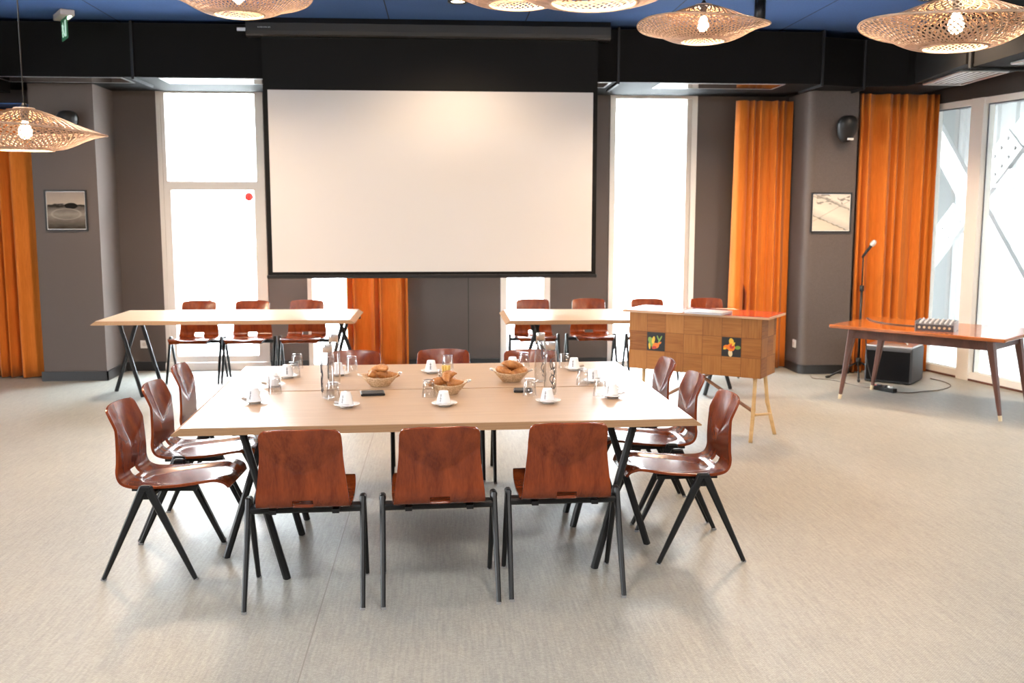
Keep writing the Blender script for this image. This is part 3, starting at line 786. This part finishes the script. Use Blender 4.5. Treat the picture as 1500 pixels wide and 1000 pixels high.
MB().lathe([(0, .004), (.030, .004), (.034, .006), (.062, .0145), (.0635, .0165), (.061, .0175), (.034, .0095), (.031, .008), (0, .008)], 36).lathe([(.026, .0), (.030, .0), (.031, .0045), (.025, .0045), (.026, 0)], 36).build('dish', M['china'], saucer)
tumbler = thing('glass_tumbler', 'x', 'glass')
MB().lathe([(0, .088), (.026, .088), (.0285, .085), (.0295, .078), (.036, .003), (.0362, 0), (.0345, 0), (.0338, .003), (.0270, .074), (0, .076)], 28).build('tumbler_body', M['glass'], tumbler)
bottle = thing('water_bottle', 'x', 'bottle')
bb_ = MB().lathe([(0, 0), (.030, 0), (.034, .004), (.034, .205), (.031, .222), (.024, .234), (.0225, .24), (.0205, .24), (.022, .232), (.029, .219), (.0315, .204), (.0315, .009), (0, .007)], 28).build('bottle_body', M['glass'], bottle)
MB().lathe([(0, .276), (.0235, .276), (.0245, .273), (.0245, .236), (.0225, .236), (.0225, .2405), (0, .2405)], 28).build('cap', M['chrome'], bottle)
ink = MB()
def curl(pts):
    r = .0346; ink.tube([(r*cos(a), r*sin(a), z) for a, z in pts], .0020, 6)
def arc(az, zz, ra, rz_, a0, a1, n=10): return [(az + ra*cos(a0 + (a1-a0)*k/n), zz + rz_*sin(a0 + (a1-a0)*k/n)) for k in range(n+1)]
curl(arc(0, .165, .42, .028, .3, 5.6)); curl(arc(.05, .125, .36, .020, -2.6, 2.9)); curl(arc(-.05, .085, .38, .020, .5, 6.1)); curl(arc(.1, .050, .34, .016, -2.9, 2.6)); curl([(-.35, .19), (.0, .15), (.3, .11), (-.1, .07), (.25, .03)])
ink.build('script_print', M['ink'], bb_)
seats = [ # key, cup xy, place name, logo angle, saucer extra
 ('near left chair', (-.470, 4.832)), ('near middle chair', (.007, 4.835)), ('near right chair', (.525, 4.872)),
 ('nearest left side chair', (-.938, 4.966)), ('middle left side chair', (-.918, 5.425)), ('farthest left side chair', (-.890, 5.73)),
 ('nearest right side chair', (.872, 4.995)), ('middle right side chair', (.842, 5.46)), ('farthest right side chair', (.795, 5.90)),
 ('far chair before the orange curtain', (-.605, 5.79)), ('far chair before the grey panel', (-.065, 5.85)), ('far chair behind the bottles', (.427, 5.95))]
tum = [(-.557,5.033), (-.073,5.078), (.451,5.082), (-.880,5.227), (-.855,5.749), (-.885,6.08), (.815,5.06), (.770,5.385), (.742,5.99), (-.545,5.96), (.031,5.968), (.500,6.05)]
sg = 'saucers on the meeting table'; cg = 'upturned espresso cups'; tg = 'upturned water glasses'
for i, (nm, (x, y)) in enumerate(seats):
    place(saucer, i, (x, y, TZ), i, 'white saucer at the place of the ' + nm, sg)
    place(cup, i, (x - .004, y + .004, TZ + .0082), (-PI/2 - .5 if i < 3 else random.uniform(-2.6, -.8)), 'upturned white espresso cup at the place of the ' + nm, cg)
    place(tumbler, i, (*tum[i], TZ), i*.7, 'upturned clear tumbler at the place of the ' + nm, tg)
for i, (x, y, rz, lab) in enumerate([(-.587, 5.085, 3.6, 'clear water bottle with steel cap, front one of the left pair'), (-.600, 5.50, 3.3, 'clear water bottle with steel cap, rear one of the left pair'),
                                (.561, 5.114, -1.3, 'clear water bottle with steel cap, front one of the right pair'), (.547, 5.50, -1.1, 'clear water bottle with steel cap, rear one of the right pair')]):
    place(bottle, i, (x, y, TZ), rz, lab, 'water bottles on the meeting table')
# teaspoons and sachets lying on saucers
def spoon():
    b = MB()
    b.tube([(-.050, 0, 0), (-.01, 0, .003), (.02, 0, .002)], [.0022, .0016, .0022], 6)
    rings = []
    for k in range(7):
        t = k/6; w = .0085*sin(PI*min(.97, max(.08, t)))**.6
        rings.append([(.018 + .030*t, w*cos(a), .0015 + .002*sin(a) - .002*sin(PI*t)) for a in [2*PI*j/10 for j in range(10)]])
    return b.loft(rings, True, True, None, True)
sp = None
for j, i in enumerate((0, 1, 2, 6)):
    x, y = seats[i][1]
    if sp is None: o = sp = spoon().build('teaspoon', M['chrome'])
    else: o = sp.copy(); COL.objects.link(o)
    o.location = (x + .0, y - .048, TZ + .0185); o.rotation_euler = (0, 0, .12*j)
    tag(o, 'small steel teaspoon on the saucer of the ' + seats[i][0], 'spoon', 'teaspoons on saucers')
pk = None
for i, mm, a in ((0, 'greysachet', 2.6), (3, 'sachet', 2.9), (4, 'sachet', 3.0), (6, 'greysachet', .35), (8, 'sachet', .6)):
    x, y = seats[i][1]
    b = MB(); b.loft([[(-.020 + .004*sin(k), -.014, .0), (.020, -.013, .0), (.022, .013, .0005), (-.019, .014, 0)] if k == 0 else
                      [(-.018, -.011, .006), (.018, -.011, .007), (.019, .011, .006), (-.017, .012, .007)] for k in (0, 1)])
    o = b.build('sugar_sachet', M[mm], None, (x + .050*cos(a), y + .050*sin(a), TZ + .0165), (.0, -.22 if cos(a) > 0 else .22, 0))
    tag(o, ('grey foil' if mm == 'greysachet' else 'brown paper') + ' sachet on the saucer of the ' + seats[i][0], 'sachet', 'sachets on saucers')
# bread bowls with croissants
def bowl(label, x, y, rz):
    t = thing('bread_bowl', label, 'bowl', (x, y, TZ), rz)
    n = 40; rings = []
    prof = [(.052, 0), (.055, .004), (.078, .030), (.098, .056), (.0985, .060), (.094, .058), (.074, .032), (.050, .008), (.0, .008)]
    for r, z in prof:
        rings.append([(r*cos(2*PI*k/n)*(1 + .05*max(0, z - .02)/.04*cos(4*PI*k/n)), r*sin(2*PI*k/n), z + .005*max(0, z-.02)/.04*cos(4*PI*k/n)) for k in range(n)])
    MB().loft(rings, True, False, None, True).build('bowl_body', M['basketware'], t)
    e = MB()
    for s in (-1, 1):
        e.tube([(s*.098, -.022, .060), (s*.116, -.018, .066), (s*.121, 0, .067), (s*.116, .018, .066), (s*.098, .022, .060)], .004, 8)
    e.build('rim_handle', M['chrome'], t)
    return t
def croissant_mesh():
    rings = []; n = 40
    for k in range(n + 1):
        t = k/n; a = -1.15 + 2.3*t; R0 = .045
        rr = .0215*max(.12, sin(PI*t))**.75*(1 + .10*math.sin(t*PI*9)**2 - .05)
        c = Vector((R0*1.25*sin(a), R0*(cos(a) - .75), 0)); tng = Vector((cos(a)*1.25, -sin(a), 0)).normalized(); nn = Vector((-tng.y, tng.x, 0))
        rings.append([c + nn*rr*cos(2*PI*j/14) + Vector((0, 0, rr*.85*sin(2*PI*j/14) + .018)) for j in range(14)])
    return MB().loft(rings, True, True, None, True)
b1 = ('left bread bowl', -.345, 5.43, .2); b2 = ('right bread bowl', .385, 5.53, -.2); b3 = ('middle bread bowl', .026, 5.17, .1)
bowl('tan bread bowl of croissants on the table beside the left bottles', *b1[1:])
bowl('tan bread bowl of croissants on the table beside the right bottles', *b2[1:])
bowl('tan bread bowl at the centre of the table behind the middle front cup', *b3[1:])
cro = None
spots = [(-.045, .0, .030, .3, .2), (.040, -.015, .030, 2.0, -.2), (.0, .042, .032, 4.0, .1), (.005, .0, .062, 1.1, .3)]
for bn, bx, by, _ in (b1, b2, b3):
    for q, (dx, dy, dz, a, tl) in enumerate(spots):
        if cro is None: cro = croissant_mesh().build('croissant', M['croissant']); o = cro
        else: o = cro.copy(); COL.objects.link(o)
        o.location = (bx + dx, by + dy, TZ + dz + .008); o.rotation_euler = (tl, -tl*.6, a + bx*5); o.scale = (1.22, 1.22, 1.25)
        tag(o, ['golden croissant at the left in the ', 'golden croissant at the right in the ', 'golden croissant at the back in the ', 'golden croissant on top in the '][q] + bn, 'croissant', 'croissants in the bowls')
# glass of paper sugar sticks
sgl = thing('glass_tumbler', 'upright tumbler holding yellow sugar sticks behind the middle bread bowl', 'glass', (.012, 5.40, TZ))
MB().lathe([(0, 0), (.030, 0), (.0305, .003), (.037, .088), (.0355, .088), (.0295, .008), (0, .007)], 28).build('tumbler_body', M['glass'], sgl)
stk = None
for k in range(9):
    a = k*2.4; r = .006 + .0135*(k/9)
    x, y = r*cos(a), r*sin(a)
    if stk is None: o = stk = MB().rbox(-.0065, .0065, -.003, .003, 0, .104, .0025).build('sugar_stick', M['yellowsachet'])
    else: o = stk.copy(); COL.objects.link(o)
    o.location = (.012 + x, 5.40 + y, TZ + .0085); o.rotation_euler = (-y*5.5, x*5.5, a)
    tag(o, 'yellow paper sugar stick standing in the tumbler behind the middle bowl', 'sugar stick', 'sugar sticks in the tumbler')
def pad(label, x, y, rz, w=.062, d=.05):
    o = MB().rbox(-w, w, -d, d, 0, .012, .006).build('black_pad', M['satinblack'], None, (x, y, TZ), (0, 0, rz))
    MB().rbox(-w*.9, w*.9, -d*.88, d*.88, .012, .0135, .004).build('pad_inset', M['black'], o)
    tag(o, label, 'table pad')
pad('small flat black pad on the table in front of the left bread bowl', -.367, 5.165, .12)
pad('small flat black pad on the table left of the right front bottle', .425, 5.20, -.05, .05, .04)

# ------------------------------------------------------------------ parquet bar on bamboo legs
bar_a = math.atan2(-.603, .862)
bar = thing('bamboo_bar', 'parquet fronted bar counter with a red top on bamboo legs', 'bar counter', (1.46, 7.653, 0), bar_a)
def parquet():
    m = mat('basket_parquet', (.4,.2,.08), .5, spec=.25)
    tc = N(m, 'ShaderNodeTexCoord'); sep = N(m, 'ShaderNodeSeparateXYZ'); L(m, tc.outputs['Object'], sep.inputs[0])
    h = math_(m, 'ADD', sep.outputs['X'], sep.outputs['Y'])
    px = math_(m, 'DIVIDE', h, .15); pz = math_(m, 'DIVIDE', math_(m, 'ADD', sep.outputs['Z'], -.484), .147)
    fx_, fz = math_(m, 'FLOOR', px), math_(m, 'FLOOR', pz)
    chk = math_(m, 'MODULO', math_(m, 'ABSOLUTE', math_(m, 'ADD', fx_, fz)), 2)
    cb = N(m, 'ShaderNodeCombineXYZ'); L(m, fx_, cb.inputs[0]); L(m, fz, cb.inputs[1])
    wn = N(m, 'ShaderNodeTexWhiteNoise', noise_dimensions='2D'); L(m, cb.outputs[0], wn.inputs['Vector'])
    c1 = N(m, 'ShaderNodeCombineXYZ'); L(m, math_(m, 'MULTIPLY', h, 90), c1.inputs[0]); L(m, math_(m, 'MULTIPLY', sep.outputs['Z'], 6), c1.inputs[1]); L(m, wn.outputs['Value'], c1.inputs[2])
    c2 = N(m, 'ShaderNodeCombineXYZ'); L(m, math_(m, 'MULTIPLY', h, 6), c2.inputs[0]); L(m, math_(m, 'MULTIPLY', sep.outputs['Z'], 90), c2.inputs[1]); L(m, wn.outputs['Value'], c2.inputs[2])
    n1, n2 = noise(m, c1.outputs[0], 1, 3), noise(m, c2.outputs[0], 1, 3)
    g_ = N(m, 'ShaderNodeMix', data_type='FLOAT'); L(m, chk, g_.inputs[0]); L(m, n1, g_.inputs[2]); L(m, n2, g_.inputs[3])
    f = math_(m, 'ADD', math_(m, 'MULTIPLY', g_.outputs[0], .5), math_(m, 'ADD', math_(m, 'MULTIPLY', wn.outputs['Value'], .25), math_(m, 'MULTIPLY', chk, -.09)))
    c = ramp(m, f, [(.12, (.22,.075,.016)), (.40, (.37,.15,.036)), (.66, (.46,.205,.058))])
    ex_ = math_(m, 'FRACT', px); ez = math_(m, 'FRACT', pz)
    e = math_(m, 'MINIMUM', math_(m, 'MINIMUM', ex_, math_(m, 'SUBTRACT', 1, ex_)), math_(m, 'MINIMUM', ez, math_(m, 'SUBTRACT', 1, ez)))
    c = mixc(m, math_(m, 'MULTIPLY', math_(m, 'LESS_THAN', e, .014), .55), c, (.10,.035,.012))
    L(m, c, bsdf(m).inputs['Base Color']); return m
BL, BD, BZ0, BZ1 = 1.052, .36, .484, .925
MB().box(0, BL, 0, BD, BZ0, BZ1).build('parquet_box', parquet(), bar)
MB().box(-.045, BL + .06, -.035, BD + .03, BZ1, BZ1 + .016).build('counter_edge', M['redline'], bar)
MB().box(-.04, BL + .055, -.03, BD + .025, BZ1 + .016, BZ1 + .020).build('counter_top', M['redtop'], bar)
cols_ = {k: mat('painted_' + k, c, .3) for k, c in dict(orange=(.80,.20,.02), yellow=(.80,.50,.05), redp=(.55,.05,.03), green=(.22,.35,.06), cream=(.75,.62,.35)).items()}
def disc(cx, cz, rx, rz_, a, y, m_, par, nm):
    n = 20; pts = []
    for k in range(n):
        t = 2*PI*k/n; u, w = rx*cos(t), rz_*sin(t)
        pts.append((cx + u*cos(a) - w*sin(a), cz + u*sin(a) + w*cos(a)))
    return MB().loft([[(x, y, z) for x, z in pts], [(x, y - .0008, z) for x, z in pts]]).build(nm, m_, par)
for q, c0 in enumerate((1, 5)):
    x0, z0 = c0*.15, BZ0 + .147
    ti = MB().box(x0 + .002, x0 + .148, -.003, .0, z0 + .002, z0 + .145).build('painted_tile', M['black'], bar)
    ox, oz = x0 + .075, z0 + .072
    if q == 0:
        L_ = [(-.035, -.005, .022, .045, .5, 'green'), (-.02, .012, .012, .03, -.2, 'yellow'), (.0, -.03, .028, .022, .3, 'orange'), (-.012, -.045, .02, .012, .2, 'redp'), (.035, .02, .006, .034, -.5, 'green'), (.02, .028, .005, .025, .4, 'green'), (.03, -.01, .008, .02, -1.0, 'orange'), (-.05, -.035, .008, .025, .1, 'yellow')]
    else:
        L_ = [(.0, .042, .018, .026, .2, 'yellow'), (-.035, .0, .026, .016, .1, 'orange'), (-.005, -.045, .016, .026, .1, 'cream'), (.05, .0, .022, .014, .1, 'green'), (.0, .0, .030, .030, 0, 'orange'), (.006, .006, .018, .016, .4, 'redp'), (-.048, -.012, .012, .008, .4, 'yellow'), (.018, .024, .018, .008, .9, 'yellow')]
    for i, (dx, dz, rx, rz_, a, cn) in enumerate(L_):
        disc(ox + dx, oz + dz, rx, rz_, a, -.003 - i*.0006, cols_[cn], ti, 'painted_petal')
def cane(pts, r, m_, par, nm):
    P = []; Rr = []
    for (a, b) in zip(pts, pts[1:]):
        for k in range(8):
            t = k/8; P.append(Vector(a).lerp(Vector(b), t)); Rr.append(r*(1.18 if k == 0 else 1.0))
    P.append(Vector(pts[-1])); Rr.append(r)
    return MB().tube(P, Rr, 10).build(nm, m_, par)
for x, sx in ((.10, -1), (BL - .06, 1)):
    cane([(x, .07, BZ0), (x + .0*sx, .045, .24), (x - .03*sx*0, .0, 0)], .015, M['bambooleg'], bar, 'leg')
    cane([(x + .0*sx, BD - .05, BZ0), (x + .015*sx, BD - .02, .26), (x + .07*sx, BD + .02, 0)], .015, M['bambooleg'], bar, 'leg')
    cane([(x - .0*sx, .05, .20), (x + .04*sx, BD - .0, .16)], .010, M['bambooleg'], bar, 'stretcher')
cane([(.46, .18, BZ0 - .005), (BL - .10, .20, .19)], .013, M['brownstick'], bar, 'brace')
cane([(BL - .42, .18, BZ0 - .005), (.12, .20, .19)], .013, M['brownstick'], bar, 'brace')
lp = thing('laptop', 'closed silver laptop lying on the red top of the bar', 'laptop', (1.985, 7.29, BZ1 + .0205), -.66)
MB().rbox(-.15, .15, -.11, .11, .0, .010, .010).build('base', M['laptop'], lp)
MB().rbox(-.15, .15, -.11, .11, .0105, .018, .010).build('lid', M['laptop'], lp)

# ------------------------------------------------------------------ teak side table, mixer, amplifier, microphone
FLc, FRc = Vector((3.466, 8.673, 0)), Vector((4.459, 7.551, 0)); ux = (FRc - FLc).normalized(); uy = Vector((-ux.y, ux.x, 0))
tk = thing('side_table', 'orange teak table with dark tapered legs beside the glazed wall', 'table', (FLc.x, FLc.y, 0), math.atan2(ux.y, ux.x))
TL, TD, TH = 1.50, .95, .695
MB().rbox(0, TL, 0, TD, TH - .030, TH, .012).build('tabletop', M['teak'], tk)
MB().box(.14, TL - .14, .135, .16, TH - .12, TH - .031).box(.14, TL - .14, TD - .16, TD - .135, TH - .12, TH - .031).box(.14, .165, .16, TD - .16, TH - .12, TH - .031).box(TL - .165, TL - .14, .16, TD - .16, TH - .12, TH - .031).build('apron', M['darkwood'], tk)
for sx, sy in ((0, 0), (1, 0), (0, 1), (1, 1)):
    xt, yt = (.16 if not sx else TL - .16), (.15 if not sy else TD - .15)
    xb, yb = (.05 if not sx else TL - .05), (.17 if not sy else TD - .12)
    a, b = Vector((xt, yt, TH - .031)), Vector((xb, yb, .0)); c = b.lerp(a, .07)
    l_ = MB().bar(a, c, .075, .05, .030, .028).build('leg', M['darkwood'], tk)
    MB().bar(c, b, .031, .029, .027, .025).build('brass_foot', M['brass'], l_)
A = lambda s, t, z=0: FLc + ux*s + uy*t + Vector((0, 0, z))
mx_p = Vector((4.235, 8.215, TH)); mxd = thing('mixing_console', 'small grey audio mixer with rows of knobs on the teak table', 'mixer', mx_p, -.62)
pf = [(-.13, .0), (.13, .0), (.13, .080), (-.13, .055)]
MB().loft([[(-.15, y, z) for y, z in pf], [(.15, y, z) for y, z in pf]]).build('body', M['mixer'], mxd)
MB().box(-.156, -.15, -.13, .13, 0, .082).box(.15, .156, -.13, .13, 0, .082).build('side_cheek', M['alu'], mxd)
jk = MB(); kn = 0
for i in range(7):
    MB().tube([(-.12 + i*.04, -.1305, .030), (-.12 + i*.04, -.136, .030)], .011, 12).build('jack_socket', M['brass'], mxd)
for i in range(7):
    for j in range(4):
        y = -.09 + j*.055; z = .055 + (y + .13)/.26*.025
        MB().lathe([(.009, 0), (.008, .016), (0, .016)], 10, Matrix.Translation((-.12 + i*.04, y, z))).build('knob', M['knob'], mxd)
amp = thing('amplifier', 'black amplifier cabinet with a light grey top under the teak table', 'amplifier', (4.597, 9.365, 0), math.atan2(.24, -.34) + PI)
adir = math.atan2(-.65, .76)
amp.rotation_euler = (0, 0, adir)
AW, AD, AH = .46, .44, .36
ab = MB().rbox(-AW, 0, 0, AD, 0.012, AH, .02).build('cabinet', M['ampside'], amp)
MB().rbox(-AW + .02, -.02, -.008, .004, .03, AH - .035, .003).build('grille_cloth', M['amp'], amp)
MB().rbox(-AW + .005, -.005, .01, AD - .01, AH, AH + .02, .01).build('control_panel', M['alu'], amp)
MB().tube([(-AW + .10, .20, AH + .02), (-AW + .12, .20, AH + .05), (-.12, .20, AH + .05), (-.10, .20, AH + .02)], .010, 8).build('handle', M['white'], amp)
for k in range(4): MB().lathe([(0, 0), (.02, 0), (.018, .013), (0, .013)], 10, Matrix.Translation((-.06 if k % 2 else -AW + .06, .06 if k < 2 else AD - .06, 0))).build('foot', M['black'], amp)

ms = thing('microphone_stand', 'black microphone stand before the wide orange curtain', 'microphone stand', (4.30, 9.93, 0), .3)
MB().tube([(0, 0, .16), (0, 0, .93)], .014, 12).build('lower_tube', M['satinblack'], ms)
MB().tube([(0, 0, .93), (0, 0, 1.26)], .008, 12).build('upper_tube', M['satinblack'], ms)
MB().tube([(0, 0, .89), (0, 0, .95)], .022, 12).build('clutch', M['satinblack'], ms)
MB().tube([(0, 0, .12), (0, 0, .20)], .026, 12).build('hub', M['satinblack'], ms)
for a in (3.02, .03, -2.25):
    l_ = MB().tube([(.02*cos(a), .02*sin(a), .15), (.34*cos(a), .34*sin(a), .015)], .010, 8).build('leg', M['satinblack'], ms)
    MB().tube([(.33*cos(a), .33*sin(a), .018), (.37*cos(a), .37*sin(a), .014)], .014, 8).build('rubber_foot', M['black'], l_)
MB().tube([(0, 0, 1.25), (.015, -.02, 1.29), (.03, -.035, 1.32)], .014, 10).build('clip', M['satinblack'], ms)
mi = thing('microphone', 'black microphone with a silver mesh head on top of the stand', 'microphone', (4.30, 9.93, 1.255), .3)
Mm = Matrix.Translation((.012, -.02, .03)) @ Matrix.Rotation(R(28), 4, 'X') @ Matrix.Rotation(R(22), 4, 'Y')
MB().lathe([(0, -.06), (.010, -.06), (.012, 0), (.016, .085), (.018, .09), (0, .09)], 16, Mm).build('handle', M['satinblack'], mi)
MB().lathe([(.018, .088), (.0255, .10), (.0265, .115), (.0255, .13), (.019, .148), (.008, .156), (0, .157)], 18, Mm).build('mesh_head', M['micgrille'], mi)
def cable(label, pts, r, m_=None):
    P = [Vector(p) for p in pts]; out = []
    for i in range(len(P) - 1):
        a, b, c, d = P[max(0, i-1)], P[i], P[i+1], P[min(len(P)-1, i+2)]
        for k in range(8):
            f = k/8; out.append(b + .5*f*(c - a + f*(2*a - 5*b + 4*c - d + f*(3*(b - c) + d - a))))
    out.append(P[-1])
    return tag(MB().tube(out, r, 6).build('cable', m_ or M['cable']), label, 'cable')
ae = lambda s, t: tuple(A(s, t, TH + .005))
cable('black cable from the mixer running over the teak table edge to the floor', [ae(.85, .47), ae(.70, .40), ae(.45, .38), ae(.2, .50), ae(.03, .72), tuple(A(-.02, .80, TH - .03)), tuple(A(-.04, .85, TH - .20)), tuple(A(-.05, .95, .2)), tuple(A(.02, 1.0, .006)), tuple(A(.15, 1.05, .006))], .005)
cable('grey cable on the carpet between pier and power strip', [(3.83, 10.02, .005), (3.80, 9.84, .005), (3.95, 9.72, .005), (4.02, 9.50, .005), (4.08, 9.33, .005), (4.155, 9.22, .012)], .005, M['greycable'])
cable('grey cable looping on the carpet from the power strip round the amplifier', [(4.28, 8.985, .012), (4.40, 8.98, .005), (4.55, 9.03, .005), (4.78, 9.12, .005), (4.98, 9.32, .005), (5.03, 9.55, .005), (4.99, 9.75, .005)], .005, M['greycable'])
ps = thing('power_strip', 'dark power strip with a red end lying on the carpet', 'power strip', (4.212, 9.108, 0), -1.15)
MB().rbox(-.13, .13, -.028, .028, 0, .04, .008).build('strip_body', M['satinblack'], ps)
MB().rbox(-.135, -.10, -.029, .029, .0, .043, .006).build('red_end', mat('red_switch', (.35,.03,.02), .4), ps)
for k in range(3): MB().rbox(-.06 + k*.065 - .02, -.06 + k*.065 + .02, -.02, .02, .04, .058, .006).build('plug', M['mixer'] if k < 2 else M['white'], ps)

# ------------------------------------------------------------------ outdoors
struct(MB().box(-40, 40, -40, 60, -.35, -.12).build('ground_outside', M['extground']))
def facade():
    t = thing('white_building', 'bright white building with pale bluish windows across the street', 'building', (0, 40, -.12))
    MB().box(-30, 30, 0, 6, 0, 7.5).build('wall', M['extwhite'], t)
    for i in range(12):
        for j in range(2):
            x = -15 + i*2.6; z = .9 + j*3.0
            w_ = MB().box(x, x + .62, -.05, .0, z, z + 1.5).build('window', M['extwhite'], t)
            MB().box(x + .06, x + .56, -.07, -.05, z + .08, z + 1.42).build('window_glass', M['extglass'], w_)
    MB().box(-24, 24, -.4, .0, 6.05, 6.2).build('ledge', M['extwhite'], t)
    rl = MB()
    for i in range(90): rl.box(-16 + i*.36, -15.97 + i*.36, -.38, -.35, 6.2, 6.9)
    rl.build('railing', M['winframe'], t)
facade()
for i, (x, y, s) in enumerate(((-6.2, 21., .9), (-4.7, 20.5, .75), (-3.5, 21.5, 1.0))):
    t = thing('shrub', ['round green shrub outside the left window, left of three', 'round green shrub outside the left window, middle of three', 'round green shrub outside the left window, right of three'][i], 'shrub', (x, y, -.12), 0, 'shrubs across the street')
    b = MB(); rnd = random.Random(i)
    for k in range(420):
        d = Vector((rnd.gauss(0, 1), rnd.gauss(0, 1), rnd.gauss(0, 1))).normalized()*s*rnd.uniform(.6, 1.0)*.55; p = d + Vector((0, 0, s*.75))
        a, c = Vector((rnd.gauss(0,1), rnd.gauss(0,1), rnd.gauss(0,1))).normalized()*.07, Vector((rnd.gauss(0,1), rnd.gauss(0,1), rnd.gauss(0,1))).normalized()*.05
        b.add([p - a, p - c, p + a, p + c], [(0, 1, 2, 3)])
    b.build('foliage', M['shrub'], t)
    MB().tube([(0, 0, 0), (0, 0, s*.6)], .04, 6).build('stem', M['darkwood'], t)
# white steel cross bracing outside the glazed wall
tr = thing('steel_truss', 'white steel cross bracing with bolted gusset plates outside the glazed wall', 'truss', (0, 0, 0))
def beam(p, q, w, d):
    MB().bar(gp(p[0], p[2], p[1]), gp(q[0], q[2], q[1]), w, d).build('brace', M['steel'], tr)
O = 1.3
def beam2(s0, z0, s1, z1, w=.26):
    # flat beam in the plane parallel to the glazing
    a, b = Vector((s0, z0)), Vector((s1, z1)); t = (b - a).normalized(); n_ = Vector((-t.y, t.x))*w/2
    q = [a + n_, a - n_, b - n_, b + n_]; mb = MB()
    mb.loft([[gp(p.x, O, p.y) for p in q], [gp(p.x, O + .07, p.y) for p in q]])
    mb.build('brace', M['steel'], tr)
beam2(-2.17, 3.09, .52, -.1, .27); beam2(-2.95, -.05, .14, 3.09, .27); beam2(-.85, 2.08, 2.6, 2.08, .20); beam2(.12, -.1, .12, .45, .22)
beam2(3.2, .0, 6.4, 3.1, .27); beam2(3.2, 3.1, 6.4, .0, .27); beam2(2.75, -.1, 2.75, 3.24, .3)
for cs, cz in ((-1.42, 1.50), (-.62, 2.32)):
    t_ = Vector((.702, .712)); n_ = Vector((-.712, .702)); mb = MB(); q = [t_*a + n_*b for a, b in ((-.27, -.16), (.27, -.16), (.27, .16), (-.27, .16))]
    mb.loft([[gp(cs + p.x, O - .03, cz + p.y) for p in q], [gp(cs + p.x, O - .002, cz + p.y) for p in q]])
    g_ = mb.build('gusset_plate', M['steel'], tr)
    for k in range(4):
        for b in (-.08, .08):
            p = t_*(-.20 + k*.133) + n_*b
            MB().lathe([(.026, 0), (.026, .02), (0, .02)], 10, Matrix.Translation(gp(cs + p.x, O - .03, cz + p.y)) @ Matrix.Rotation(math.atan2(GNRM.y, GNRM.x), 4, 'Z') @ Matrix.Rotation(-PI/2, 4, 'Y')).build('bolt', M['boltgrey'], g_)
cl = thing('cladding_wall', 'pale ribbed cladding wall standing behind the white steel bracing', 'wall', (0, 0, 0))
pn = MB()
for k in range(62):
    a = -7 + k*.35
    q = [(a, 3.6), (a + .17, 3.6), (a + .20, 3.64), (a + .32, 3.64), (a + .35, 3.6)]
    pn.loft([[gp(s, o_, -.12) for s, o_ in q] + [gp(a + .35, 3.75, -.12), gp(a, 3.75, -.12)], [gp(s, o_, 3.24) for s, o_ in q] + [gp(a + .35, 3.75, 3.24), gp(a, 3.75, 3.24)]])
pn.build('ribbed_panel', M['extpanel'], cl)
MB().loft([[gp(a, o_, z) for a, o_ in ((-7, .19), (14.6, .19), (14.6, 3.9), (-7, 3.9))] for z in (3.25, 3.40)]).build('shade_slab', M['extpanel'], tag(thing('shade_canopy', 'x', 'shade_canopy'), 'unseen pale slab added to shade the passage outside the glazed wall', 'shade_canopy'))  # unseen slab, added to cut the daylight on bracing and cladding
MB().loft([[gp(a, o_, z) for a, o_ in ((-4.3, .35), (-4.1, .35), (-4.1, 3.59), (-4.3, 3.59))] for z in (-.12, 3.24)]).build('shade_end_panel', M['extpanel'], thing('added_end_wall', 'pale flat panel added to keep daylight out of the far end of the outside passage', 'wall'))  # added blocker, so daylight enters the passage from one end only

# ------------------------------------------------------------------ daylight
w = bpy.data.worlds.new('overcast_sky'); S.world = w; w.use_nodes = True
nt = w.node_tree; bg = nt.nodes['Background']
tc = nt.nodes.new('ShaderNodeTexCoord'); sp_ = nt.nodes.new('ShaderNodeSeparateXYZ'); cr = nt.nodes.new('ShaderNodeValToRGB')
nt.links.new(tc.outputs['Generated'], sp_.inputs[0]); nt.links.new(sp_.outputs['Z'], cr.inputs['Fac'])
cr.color_ramp.elements[0].color = (.96,.98,1,1); cr.color_ramp.elements[1].color = (.80,.90,1,1)
nt.links.new(cr.outputs['Color'], bg.inputs['Color']); bg.inputs['Strength'].default_value = 42.
S.view_settings.view_transform = 'Standard'; S.view_settings.look = 'None'; S.view_settings.exposure = 0.25; S.view_settings.gamma = 1.0
S.view_settings.use_curve_mapping = False
S.cycles.use_denoising = True
S.cycles.max_bounces = 10; S.cycles.transparent_max_bounces = 16; S.cycles.sample_clamp_indirect = 8
